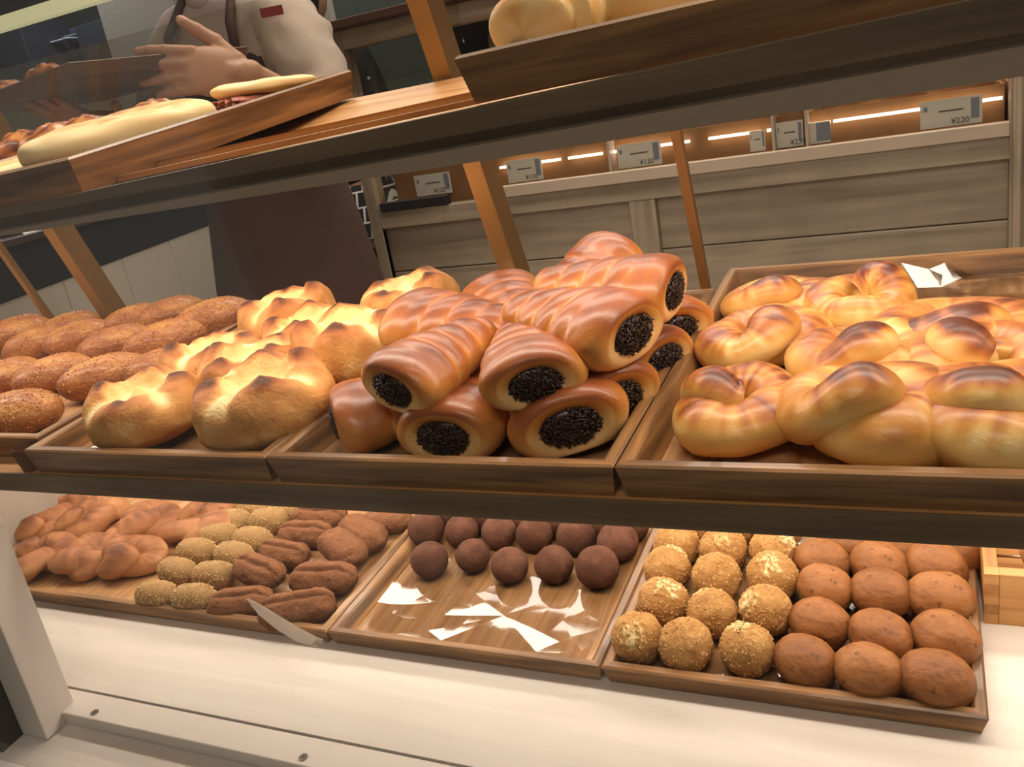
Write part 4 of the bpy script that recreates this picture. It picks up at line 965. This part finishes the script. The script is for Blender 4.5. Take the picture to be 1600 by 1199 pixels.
setting(thing_box('pillar', None, None, 196, -80, 248, 160, 3.7, 0.3, plain('beige_pillar', '8f8578', 0.7), 0, True))

# breads at the back of the top shelf
def glossy_bread():
    return sphere_grid(lambda th, ph: (0.045 * sin(th) * cos(ph) * (1 + .12 * nz((cos(ph), sin(ph), cos(th)), 2.2)), 0.03 * sin(th) * sin(ph), 0.021 * cos(th) * (1 + .3 * nz((cos(ph) * sin(th), sin(ph), cos(th)), 2.5, 3)) + 0.02, 0.45 + 0.5 * nz((cos(ph), sin(ph), cos(th)), 3))).build('glossy_bread', K_knot, None, True) if False else sphere_grid(lambda th, ph: (0.045 * sin(th) * cos(ph) * (1 + .12 * nz((cos(ph), sin(ph), cos(th)), 2.2)), 0.03 * sin(th) * sin(ph), 0.021 * cos(th) * (1 + .3 * nz((cos(ph) * sin(th), sin(ph), cos(th)), 2.5, 3)) + 0.02, 0.75 + 0.5 * nz((cos(ph), sin(ph), cos(th)), 3)), 36, 24).build('glossy_bread', K_knot, None, True)
for k, (px, py, yw, t) in enumerate(((30, 210, 20, 'leftmost'), (85, 212, 70, 'middle one'), (135, 200, 20, 'below the held tray'), (238, 165, 40, 'far right'))):
    r = ray(px, py); kk = 0.745 / (r.y * ca + r.z * sa); u = r.x * kk
    put('glossy', glossy_bread, TR(u, 0.745, top_w(u, 0.745) + 0.001, radians(yw), 0, 0, 0.95), 'glossy brown bread behind the pita tray on the top shelf, ' + t, 'bread', 'glossy breads behind the pita tray')

# ------------------------------------------------------------------ people
M_skin = plain('skin', 'b98c74', 0.5, 0, 0, 20, 0, 0.06); M_shirt = plain('shirt_cloth', 'b9aba3', 0.8, 0, 0.5, 14, 0, 0.06)
M_apron = plain('apron_cloth', '40291f', 0.8, 0, 0.3, 20, 0, 0.15); M_hair = plain('hair', '1c1513', 0.5); M_coat = plain('dark_coat', '141519', 0.7)
M_trouser = plain('dark_trousers', '1b1a1c', 0.8)
def skinmesh(chains, mat, name, level=2):
    """chains of (point, rx, ry); the skins of all chains end up in one mesh"""
    dg = bpy.context.evaluated_depsgraph_get(); out = MB()
    for ch in chains:
        vs, es, rs = ch
        me = bpy.data.meshes.new('t'); me.from_pydata([tuple(v) for v in vs], es, []); o = bpy.data.objects.new('t', me); C.objects.link(o)
        md = o.modifiers.new('s', 'SKIN'); md.use_smooth_shade = True; md.branch_smoothing = 0.6
        for i, r in enumerate(rs): me.skin_vertices[0].data[i].radius = r if isinstance(r, tuple) else (r, r)
        me.skin_vertices[0].data[0].use_root = True
        sd = o.modifiers.new('d', 'SUBSURF'); sd.levels = sd.render_levels = level
        dg.update(); e = o.evaluated_get(dg); m2 = bpy.data.meshes.new_from_object(e)
        out.add([v.co.copy() for v in m2.vertices], [tuple(p.vertices) for p in m2.polygons])
        bpy.data.objects.remove(o); bpy.data.meshes.remove(m2)
    return out.mesh(name, mat, True)
HS = -1
def hand(wrist, palm, nrm_, thumb_dir, s=1.0, curl=0.9, side=1, arm=None):
    """palm, heel of the thumb and five separate bent fingers fused into one skin; nrm_ points out of the back of the hand"""
    wrist = Vector(wrist); palm = Vector(palm); d = (palm - wrist).normalized(); n_ = (Vector(nrm_) - d * Vector(nrm_).dot(d)).normalized(); sd = d.cross(n_) * side
    hm_ = MB()
    def blob(c, a, b, cc, ax):
        g = sphere_grid(lambda th, ph: (sin(th) * cos(ph), sin(th) * sin(ph), cos(th), 0), 24, 16)
        hm_.add([c + ax[0] * (a * math.copysign(abs(v.x) ** .8, v.x)) + ax[1] * (b * math.copysign(abs(v.y) ** .8, v.y)) + ax[2] * (cc * v.z) for v in g.v], g.f)
    def limb(pts, rad):
        P = []; Rr = []
        for i in range(len(pts) - 1):
            for k in range(4): P.append(pts[i].lerp(pts[i + 1], k / 4)); Rr.append(rad[i] + (rad[i + 1] - rad[i]) * k / 4)
        P.append(pts[-1]); Rr.append(rad[-1]); hm_.tube(P, Rr, 14)
        blob(pts[-1], rad[-1], rad[-1], rad[-1], (d, sd, n_)); blob(pts[0], rad[0], rad[0], rad[0], (d, sd, n_))
        for p, r in zip(pts[1:-1], rad[1:-1]): blob(p, r * 1.03, r * 1.03, r * 1.03, (d, sd, n_))
    blob(wrist + d * 0.052 * s, 0.050 * s, 0.041 * s, 0.0165 * s, (d, sd, n_))
    blob(wrist + d * 0.030 * s - sd * 0.020 * s - n_ * 0.008 * s, 0.034 * s, 0.020 * s, 0.017 * s, (d, sd, n_))
    a0 = Vector(arm) if arm else wrist - d * 0.08
    limb([wrist.lerp(a0, 0.5), wrist, wrist + d * 0.03 * s], [0.028 * s, 0.023 * s, 0.02 * s])
    for k, (off, ln) in enumerate(((-0.0285, 0.92), (-0.0095, 1.0), (0.0095, 0.95), (0.0275, 0.76))):
        p = wrist + d * 0.060 * s + sd * off * 0.9 * s; kn = wrist + d * (0.092 - 0.006 * abs(k - 1)) * s + sd * off * s; pts = [p, kn]; a = 0.05 + 0.10 * k
        for q_, l_ in enumerate((0.041, 0.026, 0.020)):
            a += curl * (0.35, 0.6, 0.45)[q_]; pts.append(pts[-1] + (d * cos(a) - n_ * sin(a) + sd * off * 1.5) * l_ * ln * s)
        limb(pts, [0.0098 * s, 0.0104 * s, 0.0092 * s, 0.0084 * s, 0.0070 * s])
    p = wrist + d * 0.018 * s - sd * 0.022 * s - n_ * 0.006 * s; t = Vector(thumb_dir).normalized(); t2 = (t * 0.8 + d * 0.8).normalized()
    limb([p, p + t * 0.034 * s + d * 0.012 * s, p + t * 0.034 * s + d * 0.012 * s + t2 * 0.032 * s, p + t * 0.034 * s + d * 0.012 * s + t2 * 0.056 * s], [0.0165 * s, 0.0125 * s, 0.0108 * s, 0.0082 * s])
    o = hm_.build('t', None, None, True)
    r_ = o.modifiers.new('r', 'REMESH'); r_.mode = 'VOXEL'; r_.voxel_size = 0.0026; sm_ = o.modifiers.new('s', 'SMOOTH'); sm_.factor = 0.5; sm_.iterations = 5
    dg = bpy.context.evaluated_depsgraph_get(); dg.update(); m2 = bpy.data.meshes.new_from_object(o.evaluated_get(dg))
    out = ([v.co.copy() for v in m2.vertices], [tuple(p.vertices) for p in m2.polygons]); bpy.data.objects.remove(o); return out
def figure(x, y, hgt, arms, flip=1, stance=((0.09, 0.0), (-0.09, 0.02))):
    """arms: (shoulder, elbow, wrist) per side; one continuous skin from the pelvis root"""
    k = hgt / 1.60; V = lambda dx, dy, z: Vector((x + dx * k, y + dy * k * flip, z * k))
    vs = [V(0, 0, .86), V(0, 0, .98), V(0, .01, 1.12), V(0, .01, 1.26), V(0, .015, 1.335), V(0, 0.0, 1.40)]
    rs = [(.15, .105), (.125, .09), (.14, .10), (.13, .09), (.05, .05), (.045, .045)]
    es = [(0, 1), (1, 2), (2, 3), (3, 4), (4, 5)]
    for sh, el, wr in arms:
        i = len(vs); vs += [Vector(sh), Vector(sh).lerp(Vector(el), .5), Vector(el), Vector(el).lerp(Vector(wr), .5), Vector(wr)]; rs += [.042, .040, .036, .033, .023]
        es += [(3, i), (i, i + 1), (i + 1, i + 2), (i + 2, i + 3), (i + 3, i + 4)]
    for dx, dy in stance:
        i = len(vs); vs += [V(dx * .9, 0, .76), V(dx, dy * .5 - .01, .45), V(dx, dy + .03, .26), V(dx, dy + .03, .075), V(dx, dy - .11, .035)]; rs += [.082, .055, .05, .034, .03]
        es += [(0, i), (i, i + 1), (i + 1, i + 2), (i + 2, i + 3), (i + 3, i + 4)]
    return vs, es, rs
def head(mb_parent, c, face, mat, hairmat, cap=None):
    f = Vector(face).normalized(); ang_ = math.atan2(f.y, f.x)
    def fn(th, ph):
        d = Vector((sin(th) * cos(ph), sin(th) * sin(ph), cos(th))); fr = max(0, d.x)
        r = 0.098 * d.x * (1 + 0.04 * fr), 0.077 * d.y * (1 - 0.22 * sm(0, -1, d.z)), 0.115 * d.z
        nose = exp(-((d.y / 0.14) ** 2 + ((d.z + 0.12) / 0.16) ** 2)) * (1 if d.x > 0 else 0)
        eye = exp(-(((abs(d.y) - 0.38) / 0.15) ** 2 + ((d.z - 0.06) / 0.1) ** 2)) * (1 if d.x > 0 else 0)
        mouth = exp(-((d.y / 0.25) ** 2 + ((d.z + 0.5) / 0.06) ** 2)) * (1 if d.x > 0 else 0)
        return (r[0] + 0.020 * nose - 0.008 * eye - 0.003 * mouth, r[1], r[2], 0)
    Mx = Matrix.Translation(c) @ Matrix.Rotation(ang_, 4, 'Z'); g_ = sphere_grid(fn, 48, 36); skin = MB().add([Mx @ v for v in g_.v], g_.f)
    for sgn_ in (-1, 1):
        e_ = sphere_grid(lambda th, ph: (0.012 * sin(th) * cos(ph) - 0.002, sgn_ * 0.078 + 0.006 * sin(th) * sin(ph), 0.026 * cos(th) - 0.01, 0), 14, 10); skin.add([Mx @ v for v in e_.v], e_.f)
    hr = sphere_grid(lambda th, ph: (0.112 * sin(th) * cos(ph) - 0.012 - 0.04 * max(0, cos(ph)) * sm(1.1, 1.9, th), 0.090 * sin(th) * sin(ph), 0.128 * cos(th) * (1 if th < 1.6 else 0.85), 0) if not (cos(ph) > 0.25 and th > 1.05) else (0.085 * sin(1.05) * cos(ph) * sm(3.2, 1.0, th), 0.080 * sin(1.05) * sin(ph) * sm(3.2, 1.0, th), 0.112 * cos(1.05), 0), 40, 28)
    ey = MB()
    for sgn_ in (-1, 1):
        e_ = sphere_grid(lambda th, ph: (0.086 + 0.007 * sin(th) * cos(ph), sgn_ * 0.030 + 0.013 * sin(th) * sin(ph), 0.008 + 0.005 * cos(th), 0), 12, 8); ey.add([Mx @ v for v in e_.v], e_.f)
    return skin, MB().add([Mx @ v for v in hr.v], hr.f), ey

# the baker
bxp, byp = -1.262, 1.52
LS, LE, LW = (-1.10, 1.50, 1.275), (-1.005, 1.41, 1.06), (-1.035, 1.25, 1.158)
RS, RE, RWr = (-1.425, 1.53, 1.29), (-1.49, 1.44, 1.06), (-1.43, 1.33, 1.125)
bk_ = empty('person', Matrix.Identity(4), 'baker in whitish shirt and brown apron holding up a wooden tray', 'person')
ch = [figure(bxp, byp, 1.60, ((LS, LE, LW), (RS, RE, RWr)))]
hands = [hand(LW, (-1.088, 1.172, 1.178), (0.80, -0.55, 0.2), (-0.35, -0.1, 0.9), 1.05, 0.42, HS, LE), hand(RWr, (-1.46, 1.245, 1.148), (0.0, -0.1, -1.0), (0.9, 0.2, 0.1), 1.0, 0.10, 1, RE)]
body = skinmesh(ch, M_skin, 'body'); bo = bpy.data.objects.new('body', body); C.objects.link(bo); bo.parent = bk_
hs, hh_, he = head(None, Vector((bxp - 0.01, byp - 0.03, 1.50)), (-0.3, -1, -0.2), M_skin, M_hair)
me2 = MB(); me2.add([v.co.copy() for v in body.vertices], [tuple(p.vertices) for p in body.polygons]); me2.add(hs.v, hs.f)
for hd_ in hands: me2.add(*hd_)
bo.data = me2.mesh('body', M_skin, True)
hh_.build('hair', M_hair, bk_, True); he.build('eyes', M_black, bk_, True)
def V3(*a): return Vector(a)
fe = V3(*LE).lerp(V3(*LW), 0.55); fr_ = V3(*RE).lerp(V3(*RWr), 0.75)
sh_v = [V3(bxp, byp, .90), V3(bxp, byp, 1.0), V3(bxp, byp + .005, 1.14), V3(bxp, byp + .01, 1.25), V3(bxp, byp + .01, 1.325), V3(*LS) + V3(-.03, 0, .0), V3(*LS).lerp(V3(*LE), .5), V3(*LE), fe, V3(*RS) + V3(.03, 0, 0), V3(*RS).lerp(V3(*RE), .5), V3(*RE), fr_]
sh_e = [(0, 1), (1, 2), (2, 3), (3, 4), (3, 5), (5, 6), (6, 7), (7, 8), (3, 9), (9, 10), (10, 11), (11, 12)]
sh_r = [(.163, .118), (.145, .108), (.160, .120), (.155, .112), (.07, .066), .092, .076, .066, .056, .092, .07, .062, .054]
shm = skinmesh([(sh_v, sh_e, sh_r)], M_shirt, 'shirt', 3)
for v_ in shm.vertices: v_.co += v_.normal * (0.007 * nz((v_.co.x * 16, v_.co.y * 16, v_.co.z * 26), 1, 3) + 0.004 * nz(v_.co * 45, 1, 6))
sho = bpy.data.objects.new('shirt', shm); C.objects.link(sho); sho.parent = bk_
pt = MB().box(-0.021, 0.021, -0.004, 0.0, -0.008, 0.008, Matrix.Translation(at(425, 18, 1.413)) @ Matrix.Rotation(radians(22), 4, 'Z')).build('name_patch', plain('red_patch', '8a2326', 0.6), sho)
col = MB(); n = 20
for q_ in range(2):
    pts = [V3(bxp - 0.01 + 0.058 * cos(a) , byp - 0.012 + 0.055 * sin(a), 1.352 - 0.03 * q_ - 0.03 * max(0, -sin(a)) * (1 + q_ * .6)) for a in [2 * pi * k / n for k in range(n + 1)]]
    col.tube(pts, 0.012, 8, False)
col.build('collar', M_shirt, sho, True)
ap = MB(); rows = []
for i in range(12):
    z = 1.0 - i * 0.045; rx = 0.152 + 0.0075 * i; ry = 0.114 + 0.0055 * i
    rows.append([V3(bxp + rx * cos(a) * (1 + .03 * sin(a * 9 + i * .1) * i / 12), byp + ry * sin(a) * (1 + .03 * sin(a * 9) * i / 12), z) for a in [radians(-215 + 250 * k / 40) for k in range(41)]])
for i in range(11):
    for k in range(40): pass
vs = [p for r_ in rows for p in r_]; fs = [(i * 41 + k, i * 41 + k + 1, (i + 1) * 41 + k + 1, (i + 1) * 41 + k) for i in range(11) for k in range(40)]
ap.add(vs, fs)
bib = []; 
for i in range(9):
    z = 1.0 + i * 0.0265; hw = radians(52 - i * 1.5)
    bib.append([V3(bxp + 0.165 * sin(t), byp + 0.01 - (0.112 + 0.014 * sin(pi * min(1, i / 6))) * cos(t), z) for t in [hw * (k / 8 - 1) for k in range(17)]])
ap.add([p for r_ in bib for p in r_], [(i * 17 + k, i * 17 + k + 1, (i + 1) * 17 + k + 1, (i + 1) * 17 + k) for i in range(8) for k in range(16)])
apo = ap.build('apron', M_apron, bk_, True); md = apo.modifiers.new('thick', 'SOLIDIFY'); md.thickness = 0.004
st = MB()
for sgn_ in (-1, 1): st.tube([V3(bxp + sgn_ * 0.085, byp - 0.118, 1.205), V3(bxp + sgn_ * 0.08, byp - 0.108, 1.27), V3(bxp + sgn_ * 0.065, byp - 0.06, 1.335), V3(bxp + sgn_ * 0.055, byp + 0.01, 1.365)], 0.009, 8)
st.build('strap', M_apron, apo, True)
lgs = [([V3(bxp + dx * .06, byp, .92), V3(bxp + dx * .08, byp, .74), V3(bxp + dx * .09, byp, .45), V3(bxp + dx * .09, byp + .03, .09)], [(0, 1), (1, 2), (2, 3)], [.088, .085, .066, .052]) for dx in (-1, 1)]
to = bpy.data.objects.new('trousers', skinmesh(lgs, M_trouser, 'trousers')); C.objects.link(to); to.parent = bk_
for dx in (-1, 1):
    g_ = sphere_grid(lambda th, ph: (0.045 * sin(th) * cos(ph), 0.125 * sin(th) * sin(ph), 0.045 * max(-0.6, cos(th)) + 0.03, 0), 20, 14)
    MB().add([v + V3(bxp + dx * .09, byp - .03, 0) for v in g_.v], g_.f).build('shoe', M_black, bk_, True)
# tray in the baker's hands
zt_ = at(112, 120, 1.0).z
def onz(px, py, z): r = ray(px, py); return Vector((0, 0, H)) + r * ((z - H) / r.z)
tA = onz(112, 120, zt_); tD = onz(18, 176, zt_); tC = onz(243, 148, zt_)
ex = (tC - tD); ey_ = (tD - tA); Wt, Dt = ex.length, ey_.length; ex.normalize(); ey_ = (ey_ - ex * ey_.dot(ex)).normalized()
Mt = Matrix(((ex.x, ey_.x, 0, tA.x), (ex.y, ey_.y, 0, tA.y), (0, 0, 1, zt_), (0, 0, 0, 1)))
ht_ = empty('wooden_tray', Mt, 'dark wooden tray seen from below in the hands of the baker', 'tray', 'wooden display trays')
M_td = wood('tray_wood_dark', '5d4030', '7d5a42', 0, 0.5, 6)
for mb, mt_ in make_tray(Wt, Dt, 0.021): mb.build('rim', M_td, ht_)
MB().box(0.0175, Wt - 0.0175, 0.0175, Dt - 0.0175, 0.0, 0.0045).build('tray_floor', M_td, ht_)
for k, (fx, fy) in enumerate(((0.2, 0.75), (0.42, 0.55), (0.2, 0.4))):
    put('glossy', glossy_bread, Mt @ Matrix.Translation((Wt * fx, Dt * fy, 0.005)) @ Matrix.Rotation(k, 4, 'Z'), 'golden bread peeping over the rim of the held tray, ' + ['nearest its far corner', 'in its middle', 'next to its left rim'][k], 'bread', 'breads on the held tray')

# the customer in the dark coat behind
cx_, cy_ = at(505, 150, 2.75).x, 2.75
cu_ = empty('person', Matrix.Identity(4), 'person in dark speckled coat and checked skirt walking beyond the baker', 'person')
a1 = ((cx_ + .17, cy_, 1.29), (cx_ + .21, cy_ + .02, 1.04), (cx_ + .17, cy_ + .14, .86)); a2 = ((cx_ - .17, cy_, 1.29), (cx_ - .21, cy_ + .02, 1.04), (cx_ - .17, cy_ + .14, .86))
ch = [figure(cx_, cy_, 1.60, (a1, a2), -1, ((0.09, 0.12), (-0.08, -0.16)))]
hands = [hand(a1[2], (cx_ + .17, cy_ + .2, .80), (1, 0, 0), (0, .6, -.6), 0.95, 0.5, 1, a1[1]), hand(a2[2], (cx_ - .17, cy_ + .2, .80), (-1, 0, 0), (0, .6, -.6), 0.95, 0.5, -1, a2[1])]
b2 = skinmesh(ch, M_skin, 'body'); hs, hh_, he = head(None, Vector((cx_, cy_, 1.50)), (0.2, 1, 0), M_skin, M_hair)
me2 = MB(); me2.add([v.co.copy() for v in b2.vertices], [tuple(p.vertices) for p in b2.polygons]); me2.add(hs.v, hs.f)
for hd_ in hands: me2.add(*hd_)
o2 = bpy.data.objects.new('body', me2.mesh('body', M_skin, True)); C.objects.link(o2); o2.parent = cu_
hh_.build('hair', M_hair, cu_, True); he.build('eyes', M_black, cu_, True)
cv = [V3(cx_, cy_, .80), V3(cx_, cy_, 1.0), V3(cx_, cy_, 1.16), V3(cx_, cy_, 1.27), V3(cx_, cy_, 1.34)]; ce = [(0, 1), (1, 2), (2, 3), (3, 4)]; crr = [(.2, .15), (.17, .125), (.17, .125), (.155, .11), (.07, .065)]
for a in (a1, a2):
    i = len(cv); cv += [V3(*a[0]), V3(*a[0]).lerp(V3(*a[1]), .5), V3(*a[1]), V3(*a[1]).lerp(V3(*a[2]), .9)]; crr += [.08, .072, .065, .055]; ce += [(3, i), (i, i + 1), (i + 1, i + 2), (i + 2, i + 3)]
M_coatsp = crust('speckled_coat', [(0, '121318'), (1, '1a1b20')], 0.7, 0, 0.3, 60, 0.1, 8, ('b9b3a6', 18, 0.09), 0.3)
co = bpy.data.objects.new('coat', skinmesh([(cv, ce, crr)], M_coatsp, 'coat')); C.objects.link(co); co.parent = cu_
mt, nt, b = newmat('checked_skirt'); b.inputs['Roughness'].default_value = 0.9
br = N(nt, 'ShaderNodeTexBrick'); tc = N(nt, 'ShaderNodeTexCoord'); mp = N(nt, 'ShaderNodeMapping'); mp.inputs['Rotation'].default_value = (pi / 2, 0, 0)
nt.links.new(tc.outputs['Object'], mp.inputs['Vector']); nt.links.new(mp.outputs[0], br.inputs['Vector'])
br.inputs['Color1'].default_value = lin('101116'); br.inputs['Color2'].default_value = lin('15161c'); br.inputs['Mortar'].default_value = lin('c6c3bd')
br.inputs['Scale'].default_value = 11; br.inputs['Mortar Size'].default_value = 0.035; br.inputs['Brick Width'].default_value = 0.42; br.inputs['Row Height'].default_value = 0.6; nt.links.new(br.outputs['Color'], b.inputs['Base Color'])
zs0 = at(540, 372, cy_).z; zs1 = at(530, 290, cy_).z; rows = []; sk = MB()
for i in range(8):
    z = zs1 + (zs0 - zs1) * i / 7; rows += [V3(cx_ + (0.195 + .006 * i) * cos(a), cy_ + (0.15 + .006 * i) * sin(a) * (1 + .03 * sin(8 * a) * i / 7), z) for a in [2 * pi * k / 48 for k in range(48)]]
sk.add(rows, [(i * 48 + k, i * 48 + (k + 1) % 48, (i + 1) * 48 + (k + 1) % 48, (i + 1) * 48 + k) for i in range(7) for k in range(48)])
sko = sk.build('skirt', mt, cu_, True); md = sko.modifiers.new('thick', 'SOLIDIFY'); md.thickness = 0.004
lgs = [([V3(cx_ + dx * .75, cy_, .84), V3(cx_ + dx * .9, cy_, .70), V3(cx_ + dx, cy_ + dy * .5, .45), V3(cx_ + dx, cy_ + dy - .03, .26), V3(cx_ + dx, cy_ + dy - .03, .09)], [(0, 1), (1, 2), (2, 3), (3, 4)], [.085, .08, .056, .05, .036]) for dx, dy in ((0.09, -0.12), (-0.08, 0.16))]
to = bpy.data.objects.new('tights', skinmesh(lgs, M_coat, 'tights')); C.objects.link(to); to.parent = cu_
for dx, dy in ((0.09, -0.12), (-0.08, 0.16)):
    g_ = sphere_grid(lambda th, ph: (0.045 * sin(th) * cos(ph), 0.12 * sin(th) * sin(ph), 0.045 * max(-0.6, cos(th)) + 0.03, 0), 20, 14)
    MB().add([v + V3(cx_ + dx, cy_ + dy + .03, 0) for v in g_.v], g_.f).build('shoe', M_black, cu_, True)

# every group handle sits at the base of its thing
bpy.context.view_layer.update()
for o in [o for o in bpy.data.objects if o.type == 'EMPTY' and o.parent is None and o.matrix_world == Matrix.Identity(4)]:
    pts = [c.matrix_world @ Vector(b_) for c in o.children_recursive if c.type == 'MESH' for b_ in c.bound_box]
    lo = [min(p[i] for p in pts) for i in range(3)]; hi = [max(p[i] for p in pts) for i in range(3)]
    base = Vector(((lo[0] + hi[0]) / 2, (lo[1] + hi[1]) / 2, lo[2]))
    for c in o.children: c.matrix_parent_inverse = Matrix.Translation(-base)
    o.location = base
